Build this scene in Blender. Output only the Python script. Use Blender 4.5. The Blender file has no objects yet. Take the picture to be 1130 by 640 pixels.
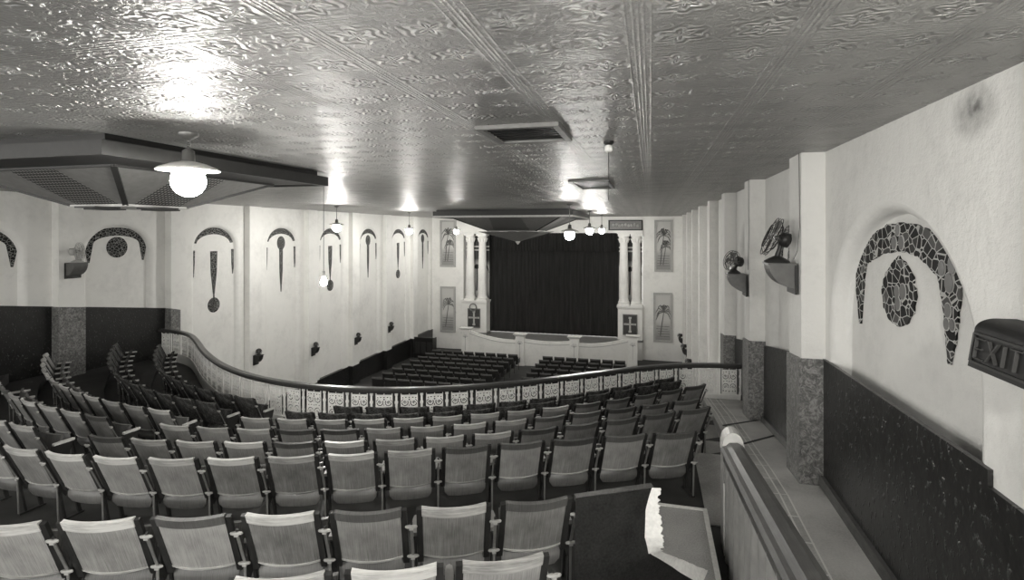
import bpy, math, random
import numpy as np
from mathutils import Vector
random.seed(7)
PI = math.pi
sc = bpy.context.scene
COL = sc.collection
Z0 = 6.85                                   # eye height above the lowest part of the stalls floor

# ---------------------------------------------------------------- camera, world, exposure
FPX, PX, PY = 590.0, 565.0, 255.5
YAW = math.atan((718.0 - PX) / FPX)
cd = bpy.data.cameras.new('camera')
cd.sensor_fit = 'HORIZONTAL'; cd.sensor_width = 36.0
cd.lens = FPX / 1130.0 * 36.0
cd.shift_x = 0.0
cd.shift_y = -(320.0 - PY) / 1130.0
cd.clip_start = 0.02
cam = bpy.data.objects.new('camera', cd); COL.objects.link(cam)
cam.location = (0, 0, Z0); cam.rotation_euler = (PI / 2, 0, YAW)
sc.camera = cam
w = bpy.data.worlds.new('world'); sc.world = w; w.use_nodes = True
w.node_tree.nodes['Background'].inputs[0].default_value = (1.0, 0.985, 0.95, 1)
w.node_tree.nodes['Background'].inputs[1].default_value = 1.9
vs = sc.view_settings
vs.view_transform = 'Standard'; vs.look = 'None'; vs.gamma = 1.0; vs.use_curve_mapping = False
vs.exposure = 0.38
E_NEAR, E_FAR, E_BACK_FILL, E_BULB, E_TRIO, E_AISLE_FILL = 130.0, 300.0, 290.0, 700.0, 170.0, 400.0

# ---------------------------------------------------------------- material helpers
def grey(v): return (v, v * 0.99, v * 0.955, 1)
class NT:
    def __init__(s, name):
        s.m = bpy.data.materials.new(name); s.m.use_nodes = True
        s.t = s.m.node_tree; s.b = s.t.nodes['Principled BSDF']
        s.co = s.t.nodes.new('ShaderNodeTexCoord').outputs['Object']
    def n(s, kind, **kw):
        x = s.t.nodes.new(kind)
        for k, v in kw.items(): setattr(x, k, v)
        return x
    def put(s, inp, v):
        if hasattr(v, 'links') or isinstance(v, bpy.types.NodeSocket): s.t.links.new(v, inp)
        else: inp.default_value = v
    def math(s, op, a, b=0.0, c=0.0, clamp=False):
        x = s.n('ShaderNodeMath', operation=op, use_clamp=clamp)
        s.put(x.inputs[0], a); s.put(x.inputs[1], b); s.put(x.inputs[2], c)
        return x.outputs[0]
    def map(s, scale=(1, 1, 1), loc=(0, 0, 0), co=None):
        x = s.n('ShaderNodeMapping'); s.put(x.inputs[0], co or s.co)
        x.inputs['Scale'].default_value = scale; x.inputs['Location'].default_value = loc
        return x.outputs[0]
    def noise(s, scale, detail=3, vec=None, rough=0.55, dist=0.0):
        x = s.n('ShaderNodeTexNoise'); s.put(x.inputs['Vector'], vec or s.co)
        x.inputs['Scale'].default_value = scale; x.inputs['Detail'].default_value = detail
        x.inputs['Roughness'].default_value = rough; x.inputs['Distortion'].default_value = dist
        return x.outputs['Fac']
    def voro(s, scale, vec=None, feature='F1', rnd=1.0):
        x = s.n('ShaderNodeTexVoronoi', feature=feature); s.put(x.inputs['Vector'], vec or s.co)
        x.inputs['Scale'].default_value = scale; x.inputs['Randomness'].default_value = rnd
        return x
    def ramp(s, fac, stops):
        x = s.n('ShaderNodeValToRGB'); s.put(x.inputs[0], fac)
        e = x.color_ramp.elements
        while len(e) < len(stops): e.new(0.5)
        for q, (p, v) in zip(e, stops): q.position = p; q.color = grey(v)
        return x.outputs[0]
    def bump(s, h, strength=0.3, dist=0.01):
        x = s.n('ShaderNodeBump'); s.put(x.inputs['Height'], h)
        x.inputs['Strength'].default_value = strength; x.inputs['Distance'].default_value = dist
        s.t.links.new(x.outputs[0], s.b.inputs['Normal'])
    def base(s, v): s.put(s.b.inputs['Base Color'], v)
    def set(s, rough=None, metal=None, spec=None, coat=None):
        if rough is not None: s.put(s.b.inputs['Roughness'], rough)
        if metal is not None: s.put(s.b.inputs['Metallic'], metal)
        if spec is not None: s.put(s.b.inputs['Specular IOR Level'], spec)
        if coat is not None: s.put(s.b.inputs['Coat Weight'], coat)
M = {}
def plain(name, v, rough=0.6, metal=0.0, spec=0.4, var=0.12, scale=14.0):
    k = NT(name); f = k.noise(scale, 3)
    k.base(k.ramp(f, [(0.3, v * (1 - var)), (0.7, v * (1 + var))])); k.set(rough, metal, spec); M[name] = k.m
def glow(name, e, v=0.9):
    k = NT(name); k.base(grey(v)); k.b.inputs['Emission Color'].default_value = (1.0, 0.98, 0.93, 1)
    k.b.inputs['Emission Strength'].default_value = e; k.set(0.3); M[name] = k.m

def make_materials():
    # pressed tin ceiling: square sheets 0.64 m with beaded seams and embossed rosettes
    k = NT('pressed_tin')
    sx = k.n('ShaderNodeSeparateXYZ'); k.put(sx.inputs[0], k.co)
    P_ = 0.64
    u = k.math('MULTIPLY_ADD', sx.outputs[0], 1 / P_, 0.07)
    v = k.math('MULTIPLY_ADD', sx.outputs[1], 1 / P_, -1.80 / P_)
    def dist(q): return k.math('MULTIPLY', k.math('ABSOLUTE', k.math('SUBTRACT', k.math('FRACT', k.math('ADD', q, 0.5)), 0.5)), P_)
    def ridge(d, c, wd): return k.math('SUBTRACT', 1.0, k.math('DIVIDE', k.math('ABSOLUTE', k.math('SUBTRACT', d, c)), wd), clamp=True)
    hs = None
    for q in (u, v):
        d = dist(q)
        for c, wd, a in ((0.0, 0.008, 0.30), (0.020, 0.007, 0.22), (0.048, 0.007, 0.28)):
            r = k.math('MULTIPLY', ridge(d, c, wd), a)
            hs = r if hs is None else k.math('MAXIMUM', hs, r)
    nz = k.noise(9.0, 2)
    def cell(q, ph): return k.math('SUBTRACT', k.math('FRACT', k.math('MULTIPLY_ADD', q, 2.0, ph)), 0.5)
    pu, pv = cell(u, 0.0), cell(v, 0.0)
    rr = k.math('SQRT', k.math('ADD', k.math('MULTIPLY', pu, pu), k.math('MULTIPLY', k.math('MULTIPLY', pv, pv), 1.5)))
    an = k.math('ARCTAN2', pv, pu)
    pet = k.math('MULTIPLY', k.math('COSINE', k.math('MULTIPLY', an, 6.0)), 0.055)
    wob = k.math('ADD', k.math('ADD', rr, pet), k.math('MULTIPLY', k.math('SUBTRACT', nz, 0.5), 0.22))
    ros = k.math('SINE', k.math('MULTIPLY', wob, 36.0))
    fall = k.math('SUBTRACT', 1.0, k.math('MULTIPLY', rr, 2.3), clamp=True)
    ros = k.math('MULTIPLY', k.math('MULTIPLY', ros, 0.8), k.math('POWER', fall, 0.6))
    crk = k.noise(26.0, 3, dist=0.8)
    wave = k.noise(2.2, 2)
    h = k.math('ADD', k.math('ADD', hs, ros), k.math('MULTIPLY', crk, 0.95))
    h = k.math('ADD', h, k.math('MULTIPLY', wave, 1.2))
    k.bump(h, 1.0, 0.017)
    k.base(k.ramp(k.noise(3.0, 4), [(0.3, 0.26), (0.7, 0.35)]))
    k.set(0.38, 0.35, 0.55); M['pressed_tin'] = k.m
    # painted plaster
    for name, v, bs in (('plaster_white', 0.85, 0.10), ('plaster_rough', 0.70, 0.6)):
        k = NT(name)
        a = k.noise(1.1, 5); b = k.noise(7.0, 5, rough=0.65)
        f = k.math('ADD', k.math('MULTIPLY', a, 0.6), k.math('MULTIPLY', b, 0.4))
        col = k.ramp(f, [(0.30, v * 0.86), (0.5, v), (0.75, v * 1.05)])
        if name == 'plaster_rough':                       # the damp stain high on the wall
            g = k.n('ShaderNodeTexGradient', gradient_type='SPHERICAL')
            k.put(g.inputs[0], k.map((1, 4.2, 5.5), (-1.7, -3.44 * 4.2, -0.66 * 5.5)))
            st = k.math('MULTIPLY', k.math('MULTIPLY', g.outputs['Fac'], 1.6), k.noise(16, 5), clamp=True)
            mx = k.n('ShaderNodeMix', data_type='RGBA'); k.put(mx.inputs[0], st); k.put(mx.inputs[6], col); mx.inputs[7].default_value = grey(0.16)
            col = mx.outputs[2]
        k.base(col); k.bump(k.noise(5.5, 6, rough=0.7), bs, 0.03); k.set(0.75, 0, 0.3); M[name] = k.m
    # dark dado paint with small embossed flecks, their glints put into the colour
    k = NT('dado_dark')
    f = k.noise(24, 2, k.map((1, 1, 0.75)))
    fl = k.math('MULTIPLY', k.math('SUBTRACT', f, 0.60), 9.0, clamp=True)
    k.base(k.ramp(k.math('ADD', k.math('MULTIPLY', k.noise(4, 4), 0.6), k.math('MULTIPLY', fl, 0.35)), [(0.2, 0.009), (0.45, 0.018), (0.8, 0.075)]))
    k.bump(k.math('ADD', fl, k.math('MULTIPLY', k.noise(6, 3), 0.8)), 0.6, 0.012); k.set(0.33, 0, 0.5); M['dado_dark'] = k.m
    k = NT('dado_marbled')
    f = k.noise(14, 8, rough=0.75, dist=1.6)
    k.base(k.ramp(f, [(0.32, 0.05), (0.48, 0.13), (0.6, 0.30), (0.72, 0.14)])); k.bump(f, 0.4, 0.02); k.set(0.4, 0, 0.5); M['dado_marbled'] = k.m
    # broken stone mosaic with pale joints
    for name, sc_, j in (('mosaic_stone', 17.0, 0.0050), ('mosaic_small', 19.0, 0.0055)):
        k = NT(name)
        vv = k.map((1, 0.72, 0.92))
        e = k.voro(sc_, vv, 'DISTANCE_TO_EDGE').outputs['Distance']
        c = k.voro(sc_, vv, 'F1').outputs['Color']
        tone = k.ramp(c, [(0.0, 0.008), (0.6, 0.016), (0.72, 0.03), (0.9, 0.10)])
        mx = k.n('ShaderNodeMix', data_type='RGBA'); k.put(mx.inputs[0], k.math('GREATER_THAN', e, j * 10)); mx.inputs[6].default_value = grey(0.45 if name == 'mosaic_stone' else 0.28); k.put(mx.inputs[7], tone)
        k.base(mx.outputs[2]); k.bump(k.math('MINIMUM', e, 0.12), 0.25, 0.02); k.set(0.6, 0, 0.12); M[name] = k.m
    # seat wood, worn varnish
    for name, v in (('seat_wood', 0.23), ('seat_wood_pale', 0.40), ('rail_wood', 0.075), ('stile_wood', 0.022), ('banister_wood', 0.055), ('seat_wood_deep', 0.11), ('board_wood', 0.12)):
        k = NT(name)
        g = k.noise(30, 6, k.map((6.5, 0.25, 0.12) if name != 'seat_wood_pale' else (0.10, 1, 3)), rough=0.7)
        b = k.noise(5, 3)
        oi = k.n('ShaderNodeObjectInfo').outputs['Random']
        f = k.math('ADD', k.math('ADD', k.math('MULTIPLY', g, 0.55), k.math('MULTIPLY', b, 0.38)), k.math('MULTIPLY', k.math('SUBTRACT', oi, 0.5), 0.16))
        k.base(k.ramp(f, [(0.30, v * 0.42), (0.45, v), (0.60, v * 1.65)])); k.bump(g, 0.12, 0.004); k.set(0.38, 0, 0.5); M[name] = k.m
    k = NT('seat_plush')
    f = k.noise(38, 5, rough=0.8); b = k.noise(9, 3)
    k.base(k.ramp(k.math('ADD', k.math('MULTIPLY', f, 0.6), k.math('MULTIPLY', b, 0.4)), [(0.38, 0.02), (0.5, 0.055), (0.64, 0.19)])); k.bump(f, 0.5, 0.01); k.set(0.8, 0, 0.2); M['seat_plush'] = k.m
    # aisle linoleum with pale ruled lines
    k = NT('aisle_linoleum')
    sx = k.n('ShaderNodeSeparateXYZ'); k.put(sx.inputs[0], k.co)
    X, Y = sx.outputs[0], sx.outputs[1]
    lines = None
    for c in (1.03, 1.09, 1.20, 1.27):
        d = k.math('LESS_THAN', k.math('ABSOLUTE', k.math('SUBTRACT', X, c)), 0.008)
        lines = d if lines is None else k.math('MAXIMUM', lines, d)
    chk = k.math('LESS_THAN', k.math('ABSOLUTE', k.math('SUBTRACT', k.math('FRACT', k.math('MULTIPLY', Y, 2.4)), 0.5)), 0.02)
    inb = k.math('MULTIPLY', k.math('GREATER_THAN', X, 1.02), k.math('LESS_THAN', X, 1.28))
    lines = k.math('MAXIMUM', lines, k.math('MULTIPLY', chk, inb))
    bandv = k.math('MULTIPLY', inb, -0.12)
    f = k.math('ADD', k.math('ADD', k.math('MULTIPLY', k.noise(60, 3), 0.4), k.math('MULTIPLY', k.noise(2.5, 4), 0.6)), bandv)
    tone = k.ramp(f, [(0.22, 0.26), (0.5, 0.50), (0.75, 0.62)])
    mx = k.n('ShaderNodeMix', data_type='RGBA'); k.put(mx.inputs[0], k.math('MULTIPLY', lines, 0.8)); k.put(mx.inputs[6], tone); mx.inputs[7].default_value = grey(0.8)
    k.base(mx.outputs[2]); k.set(0.45, 0, 0.5); M['aisle_linoleum'] = k.m
    # curtain
    k = NT('curtain_cloth')
    k.base(k.ramp(k.noise(3, 4, k.map((3, 1, 0.2))), [(0.3, 0.016), (0.7, 0.028)])); k.set(0.9, 0, 0.1); M['curtain_cloth'] = k.m
    # perforated metal of the ceiling ventilators
    k = NT('lattice_metal')
    vv = k.map((1, 1, 0)); e = k.voro(24, vv, 'F1', 0.0).outputs['Distance']
    k.base(k.ramp(e, [(0.22, 0.38), (0.40, 0.015)])); k.set(0.5, 0.3); M['lattice_metal'] = k.m
    k = NT('painted_scene')
    sx = k.n('ShaderNodeSeparateXYZ'); k.put(sx.inputs[0], k.co)
    f = k.math('ADD', sx.outputs[2], k.math('MULTIPLY', k.noise(1.6, 4), 0.5))
    x = k.math('MULTIPLY_ADD', f, 1 / 4.2, 1.0)
    k.base(k.ramp(x, [(0.06, 0.10), (0.18, 0.20), (0.26, 0.55), (0.62, 0.62), (0.70, 0.06)])); k.set(0.7); M['painted_scene'] = k.m
    k = NT('palm_canvas')
    sx = k.n('ShaderNodeSeparateXYZ'); k.put(sx.inputs[0], k.co)
    f = k.math('MULTIPLY_ADD', k.math('ADD', sx.outputs[2], k.math('MULTIPLY', k.noise(3, 4, k.map((0.3, 1, 2))), 0.35)), 1 / 2.6, 0.42)
    k.base(k.ramp(f, [(0.05, 0.30), (0.30, 0.44), (0.42, 0.62), (0.95, 0.56)])); k.set(0.7); M['palm_canvas'] = k.m
    k = NT('carpet_dark'); f = k.noise(70, 3)
    k.base(k.ramp(k.math('ADD', k.math('MULTIPLY', f, 0.5), k.math('MULTIPLY', k.noise(4, 4), 0.5)), [(0.35, 0.010), (0.7, 0.030)])); k.set(0.9, 0, 0.15); M['carpet_dark'] = k.m
    k = NT('carpet_grey'); f = k.noise(90, 3)
    k.base(k.ramp(k.math('ADD', k.math('MULTIPLY', f, 0.6), k.math('MULTIPLY', k.noise(3, 4), 0.4)), [(0.3, 0.24), (0.7, 0.46)])); k.bump(f, 0.3, 0.01); k.set(0.85, 0, 0.2); M['carpet_grey'] = k.m
    plain('floor_dark', 0.035, 0.6, var=0.3, scale=3)
    plain('floor_stalls', 0.03, 0.6, var=0.3, scale=2)
    plain('stage_boards', 0.22, 0.6)
    plain('black_paint', 0.012, 0.35)
    plain('dark_iron', 0.035, 0.4, 0.3)
    plain('worn_metal', 0.55, 0.35, 0.5)
    plain('arm_wood', 0.30, 0.4)
    plain('white_paint', 0.80, 0.5, var=0.04)
    plain('white_iron', 0.82, 0.5, var=0.06)
    plain('cream_frame', 0.42, 0.5)
    plain('grey_frame', 0.20, 0.5)
    plain('vent_panel', 0.20, 0.45, 0.2)
    plain('vent_rib', 0.025, 0.5)
    plain('vent_beam', 0.026, 0.5)
    plain('rail_dark', 0.06, 0.3, spec=0.6)
    plain('newel_cap_lit', 0.62, 0.35)
    plain('newel_side', 0.28, 0.4)
    plain('shelf_grey', 0.13, 0.45)
    plain('strap_metal', 0.24, 0.4, 0.4)
    plain('paint_palm', 0.16, 0.7, var=0.4)
    plain('paint_pale', 0.60, 0.7)
    plain('cloth_white', 0.75, 0.9, var=0.1, scale=40)
    plain('stall_seat', 0.035, 0.4)
    plain('stall_cap', 0.12, 0.4)
    plain('board_paint', 0.26, 0.30, spec=0.6)
    plain('cross_dark', 0.06, 0.5)
    plain('arm_pale', 0.62, 0.4)
    plain('sign_dark', 0.010, 0.55, spec=0.25)
    plain('sign_letter', 0.045, 0.5, spec=0.25)
    plain('shade_white', 0.9, 0.3, var=0.02)
    plain('brass_dull', 0.22, 0.4, 0.6)
    glow('globe_near', E_NEAR); glow('globe_far', E_FAR); glow('globe_back_fill', E_BACK_FILL); glow('bulb_lit', E_BULB); glow('globe_trio', E_TRIO); glow('globe_aisle_fill', E_AISLE_FILL)
make_materials()

# ---------------------------------------------------------------- mesh helpers
class MB:
    def __init__(s): s.v = []; s.f = []; s.sm = []
    def add(s, vs_, fs, smooth=False):
        b = len(s.v); s.v += [tuple(map(float, q)) for q in vs_]
        for f in fs: s.f.append(tuple(b + i for i in f)); s.sm.append(smooth)
        return s
    def box(s, x0, x1, y0, y1, z0, z1):
        return s.add([(x0, y0, z0), (x1, y0, z0), (x1, y1, z0), (x0, y1, z0), (x0, y0, z1), (x1, y0, z1), (x1, y1, z1), (x0, y1, z1)],
                     [(0, 3, 2, 1), (4, 5, 6, 7), (0, 1, 5, 4), (1, 2, 6, 5), (2, 3, 7, 6), (3, 0, 4, 7)])
    def hexa(s, lo, hi):                                    # two quads joined
        return s.add(list(lo) + list(hi), [(0, 3, 2, 1), (4, 5, 6, 7), (0, 1, 5, 4), (1, 2, 6, 5), (2, 3, 7, 6), (3, 0, 4, 7)])
    def bar(s, p, q, wx, wz, up=(0, 0, 1)):                 # square bar between two points
        p, q = Vector(p), Vector(q); d = (q - p).normalized(); u = Vector(up)
        if abs(d.dot(u)) > 0.98: u = Vector((1, 0, 0))
        a = d.cross(u).normalized(); b = a.cross(d).normalized()
        o = [a * (-wx / 2) + b * (-wz / 2), a * (wx / 2) + b * (-wz / 2), a * (wx / 2) + b * (wz / 2), a * (-wx / 2) + b * (wz / 2)]
        return s.hexa([p + x for x in o], [q + x for x in o])
    def tube(s, pts, r, n=8, closed=False):
        pts = [Vector(p) for p in pts]; rings = []; m = len(pts); up = None
        for i, p in enumerate(pts):
            a = pts[i - 1] if (i > 0 or closed) else p
            b = pts[(i + 1) % m] if (i < m - 1 or closed) else p
            t = (b - a).normalized()
            if up is None:
                up = Vector((0, 0, 1)) if abs(t.z) < 0.9 else Vector((1, 0, 0))
            x = t.cross(up).normalized(); up = x.cross(t).normalized()
            rad = r[i] if isinstance(r, (list, tuple)) else r
            rings.append([p + (x * math.cos(2 * PI * j / n) + up * math.sin(2 * PI * j / n)) * rad for j in range(n)])
        vs_ = [q for ring in rings for q in ring]; fs = []
        for i in range(m if closed else m - 1):
            for j in range(n):
                a, b = i * n + j, i * n + (j + 1) % n
                c, d = ((i + 1) % m) * n + (j + 1) % n, ((i + 1) % m) * n + j
                fs.append((a, b, c, d))
        s.add(vs_, fs, True)
        if not closed:
            s.add(rings[0], [tuple(range(n))[::-1]]); s.add(rings[-1], [tuple(range(n))])
        return s
    def lathe(s, prof, n=20, c=(0, 0, 0), smooth=True):
        vs_ = [(c[0] + r * math.cos(2 * PI * j / n), c[1] + r * math.sin(2 * PI * j / n), c[2] + z) for r, z in prof for j in range(n)]
        fs = [(i * n + j, i * n + (j + 1) % n, (i + 1) * n + (j + 1) % n, (i + 1) * n + j) for i in range(len(prof) - 1) for j in range(n)]
        s.add(vs_, fs, smooth)
        for k, r in ((0, prof[0][0]), (len(prof) - 1, prof[-1][0])):
            if r > 1e-4: s.add(vs_[k * n:(k + 1) * n], [tuple(range(n))[::-1] if k == 0 else tuple(range(n))])
        return s
    def ball(s, c, r, n=20, m=12, sz=1.0):
        return s.lathe([(max(1e-5, r * math.sin(PI * i / m)), -r * sz * math.cos(PI * i / m)) for i in range(m + 1)], n, c)
    def grid(s, fn, nu, nv, th=None, smooth=True):          # fn(u,v)->point; optional thickness vector/function
        P_ = [[Vector(fn(i / nu, j / nv)) for i in range(nu + 1)] for j in range(nv + 1)]
        W_ = nu + 1
        q = [p for row in P_ for p in row]
        fs = [(j * W_ + i, j * W_ + i + 1, (j + 1) * W_ + i + 1, (j + 1) * W_ + i) for j in range(nv) for i in range(nu)]
        if th is None: return s.add(q, fs, smooth)
        t = Vector(th); n = len(q)
        s.add(q, fs, smooth); s.add([p + t for p in q], [f[::-1] for f in fs], smooth)
        edge = [(j * W_, (j + 1) * W_) for j in range(nv)] + [((j + 1) * W_ + nu, j * W_ + nu) for j in range(nv)] + \
               [(i + 1, i) for i in range(nu)] + [(nv * W_ + i, nv * W_ + i + 1) for i in range(nu)]
        for a, b in edge: s.add([q[a], q[b], q[b] + t, q[a] + t], [(0, 1, 2, 3)])
        return s
    def strip(s, A, B, t):                                  # band between two outlines, extruded by vector t
        n = len(A); t = Vector(t)
        for i in range(n - 1):
            lo = [Vector(A[i]), Vector(A[i + 1]), Vector(B[i + 1]), Vector(B[i])]
            s.hexa(lo, [p + t for p in lo])
        return s
    def poly(s, pts, t):                                    # convex-ish outline extruded by t
        n = len(pts); t = Vector(t); p = [Vector(q) for q in pts]
        s.add(p, [tuple(range(n))[::-1]]); s.add([q + t for q in p], [tuple(range(n))])
        for i in range(n):
            j = (i + 1) % n; s.add([p[i], p[j], p[j] + t, p[i] + t], [(0, 1, 2, 3)])
        return s
    def mesh(s, name, mat):
        me = bpy.data.meshes.new(name); me.from_pydata(s.v, [], s.f)
        for p, q in zip(me.polygons, s.sm): p.use_smooth = q
        if isinstance(mat, str): mat = M[mat]
        me.materials.append(mat); me.validate(); me.update()
        return me
def link(name, data, parent=None, loc=(0, 0, 0), rz=0.0):
    o = bpy.data.objects.new(name, data); COL.objects.link(o)
    o.location = (loc[0], loc[1], loc[2] + (Z0 if parent is None else 0)); o.rotation_euler = (0, 0, rz)
    if parent is not None: o.parent = parent
    return o
def obj(name, mb, mat, parent=None, loc=(0, 0, 0), rz=0.0, fix=False):
    me = mb.mesh(name, mat)
    if fix:
        import bmesh
        bm = bmesh.new(); bm.from_mesh(me); bmesh.ops.remove_doubles(bm, verts=bm.verts, dist=1e-5); bmesh.ops.recalc_face_normals(bm, faces=bm.faces); bm.to_mesh(me); bm.free()
    return link(name, me, parent, loc, rz)
def tag(o, label, cat, group=None, kind=None):
    o['label'] = label; o['category'] = cat
    if group: o['group'] = group
    if kind: o['kind'] = kind
    return o
def thing(name, label, cat, loc=(0, 0, 0), rz=0.0, group=None):
    return tag(link(name, None, None, loc, rz), label, cat, group)
def struct(name, mb, mat, loc=(0, 0, 0), parent=None):
    o = obj(name, mb, mat, parent, loc, fix=True)
    if parent is None: o['kind'] = 'structure'
    return o
def dup(root, loc, rz, label, group=None):
    r = root.copy(); COL.objects.link(r); r.location = (loc[0], loc[1], loc[2] + Z0); r.rotation_euler = (0, 0, rz)
    r['label'] = label
    if group: r['group'] = group
    for ch in list(root.children):
        c = ch.copy(); COL.objects.link(c); c.parent = r
        for g in ch.children:
            d = g.copy(); COL.objects.link(d); d.parent = c
    return r
ORD = ['zeroth', 'first', 'second', 'third', 'fourth', 'fifth', 'sixth', 'seventh', 'eighth', 'ninth', 'tenth', 'eleventh', 'twelfth', 'thirteenth', 'fourteenth',
       'fifteenth', 'sixteenth', 'seventeenth', 'eighteenth', 'nineteenth', 'twentieth', 'twenty-first', 'twenty-second', 'twenty-third', 'twenty-fourth']

# ================================================================ SETTING
XL, XR, YS = -12.4, 1.7, 29.2
CZ = 0.8
FLOOR_S = -6.8
PIL_R = [(y0, y0 + 0.48) for y0 in (1.85, 5.99, 8.90, 11.80, 14.75, 17.70, 20.65, 23.60, 26.55)]
PIL_L = [(8.6, 9.12), (11.35, 11.85), (14.2, 14.72), (17.2, 17.72), (20.2, 20.72), (23.2, 23.72), (26.2, 26.72)]

struct('ceiling', MB().box(XL - 0.6, XR + 0.6, -3.0, YS + 1.6, CZ, CZ + 0.12), 'pressed_tin')

def bay(mb, X, sg, y0, y1, z0, z1, nc=None, a=0.9, b=0.75, zc=-0.5, depth=0.11, sl=0.13):
    """one wall bay; sg=+1 faces +X. With nc an arched niche is sunk into it."""
    P_ = lambda y, z, d=0.0: (X - sg * d, y, z)
    if nc is None:
        mb.add([P_(y0, z0), P_(y1, z0), P_(y1, z1), P_(y0, z1)], [(0, 1, 2, 3)]); return
    N = 28
    out = [(nc - a * math.cos(PI * i / N), zc + b * math.sin(PI * i / N)) for i in range(N + 1)]
    ai, bi = a - sl, b - sl
    inn = [(nc - ai * math.cos(PI * i / N), zc + bi * math.sin(PI * i / N)) for i in range(N + 1)]
    mb.add([P_(y0, z0), P_(out[0][0], z0), P_(out[0][0], zc), P_(out[0][0], z1), P_(y0, z1)], [(0, 1, 2, 3, 4)])
    mb.add([P_(out[-1][0], z0), P_(y1, z0), P_(y1, z1), P_(out[-1][0], z1), P_(out[-1][0], zc)], [(0, 1, 2, 3, 4)])
    for i in range(N):
        p, q = out[i], out[i + 1]
        mb.add([P_(*p), P_(*q), P_(q[0], z1), P_(p[0], z1)], [(0, 1, 2, 3)])
    o2 = [(out[0][0], z0)] + out + [(out[-1][0], z0)]
    i2 = [(inn[0][0], z0)] + inn + [(inn[-1][0], z0)]
    K = 4
    for k in range(K):                                        # rounded reveal
        f0, f1 = k / K, (k + 1) / K
        def L(j, f):
            g = 1 - math.cos(f * PI / 2); e = math.sin(f * PI / 2)
            return P_(o2[j][0] + (i2[j][0] - o2[j][0]) * e, o2[j][1] + (i2[j][1] - o2[j][1]) * e, depth * g)
        for j in range(len(o2) - 1):
            mb.add([L(j, f0), L(j + 1, f0), L(j + 1, f1), L(j, f1)], [(0, 1, 2, 3)], True)
    for i in range(N // 2):                                   # niche back
        p, q, r, t = inn[i], inn[i + 1], inn[N - i - 1], inn[N - i]
        mb.add([P_(*p, depth), P_(*t, depth), P_(*r, depth), P_(*q, depth)], [(0, 1, 2, 3)])
    mb.add([P_(inn[0][0], z0, depth), P_(inn[-1][0], z0, depth), P_(inn[-1][0], zc, depth), P_(inn[0][0], zc, depth)], [(0, 1, 2, 3)])

ZB = -7.2
mb = MB()
edges = [-2.6] + [v for p in PIL_R for v in p] + [YS + 1.0]
NICHE_R = []
for i in range(0, len(edges) - 1, 2):
    y0, y1 = edges[i], edges[i + 1]
    if i == 0: bay(mb, XR, -1, y0, y1, ZB, CZ)
    elif i == 2: bay(mb, XR, -1, y0, y1, ZB, CZ, 4.6, 1.25, 1.13, -0.9, 0.16, 0.10); NICHE_R.append(4.6)
    elif y1 > YS: bay(mb, XR, -1, y0, y1, ZB, CZ)
    else: bay(mb, XR, -1, y0, y1, ZB, CZ, (y0 + y1) / 2, 0.95, 0.75, -0.5); NICHE_R.append((y0 + y1) / 2)
for y0, y1 in PIL_R:
    mb.add([(XR, y0, ZB), (XR, y1, ZB), (XR, y1, CZ), (XR, y0, CZ)], [(0, 1, 2, 3)])
struct('wall_right', mb, 'plaster_rough')
mb = MB()
edges = [2.0] + [v for p in PIL_L for v in p] + [YS + 1.0]
NICHE_L = []
for i in range(0, len(edges) - 1, 2):
    y0, y1 = edges[i], edges[i + 1]
    if i == 0: bay(mb, XL, 1, y0, y1, ZB, CZ, 7.25, 0.9, 0.75, -0.5); NICHE_L.append(7.25)
    else:
        c = {2: 10.13, 4: 13.09, 6: 16.06, 8: 19.02, 10: 22.0, 12: 25.0, 14: 28.05}[i]
        bay(mb, XL, 1, y0, y1, ZB, CZ, c, 0.9, 0.75, -0.5); NICHE_L.append(c)
for y0, y1 in PIL_L:
    mb.add([(XL, y0, ZB), (XL, y1, ZB), (XL, y1, CZ), (XL, y0, CZ)], [(0, 1, 2, 3)])
struct('wall_left', mb, 'plaster_white')
for y0, y1 in PIL_R: struct('pilaster', MB().box(1.48, XR + 0.02, y0, y1, ZB, CZ), 'plaster_rough')
for y0, y1 in PIL_L: struct('pilaster', MB().box(XL - 0.02, XL + 0.2, y0, y1, ZB, CZ), 'plaster_white')

# dados
def slope_panel(X0, X1, ya, yb, za, zb, z0):
    return MB().hexa([(X0, ya, z0), (X1, ya, z0), (X1, yb, z0), (X0, yb, z0)], [(X0, ya, za), (X1, ya, za), (X1, yb, zb), (X0, yb, zb)])
dz_r = lambda y: -1.22 - 0.02 * (y - 3.2) if y < 5.95 else -1.275 - 0.158 * (y - 5.95)
d = MB()
ZD = -3.7
for ya, yb in ((-2.6, 1.85), (2.33, 3.27), (3.27, 5.99), (6.47, 8.90), (9.38, 11.80)):
    za = -1.31 if ya < 3 else dz_r(ya); zb = -1.31 if ya < 3 else dz_r(yb) if ya > 5.9 else -1.28
    d.v += []; t = slope_panel(XR - 0.025, XR + 0.01, ya, yb, za, zb, ZD); d.add(t.v, t.f)
struct('trim_1', d, 'dado_dark')
for i, (y0, y1) in enumerate(PIL_R[:4]):
    zt = -1.31 if i == 0 else dz_r(y0) + (0.0 if i == 1 else 0.06)
    struct('pilaster_facing', slope_panel(1.455, XR + 0.02, y0 - 0.025, y1 + 0.02, zt, zt - 0.05, ZD), 'dado_dark' if i == 0 else 'dado_marbled')
dz_l = lambda y: -1.52 - 0.15 * (y - 8.04)
d = MB()
for ya, yb in ((2.0, 8.6), (9.12, 11.35)):
    t = slope_panel(XL - 0.12, XL + 0.03, ya, yb, dz_l(ya), dz_l(yb), ZD); d.add(t.v, t.f)
struct('trim_2', d, 'dado_dark')
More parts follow.
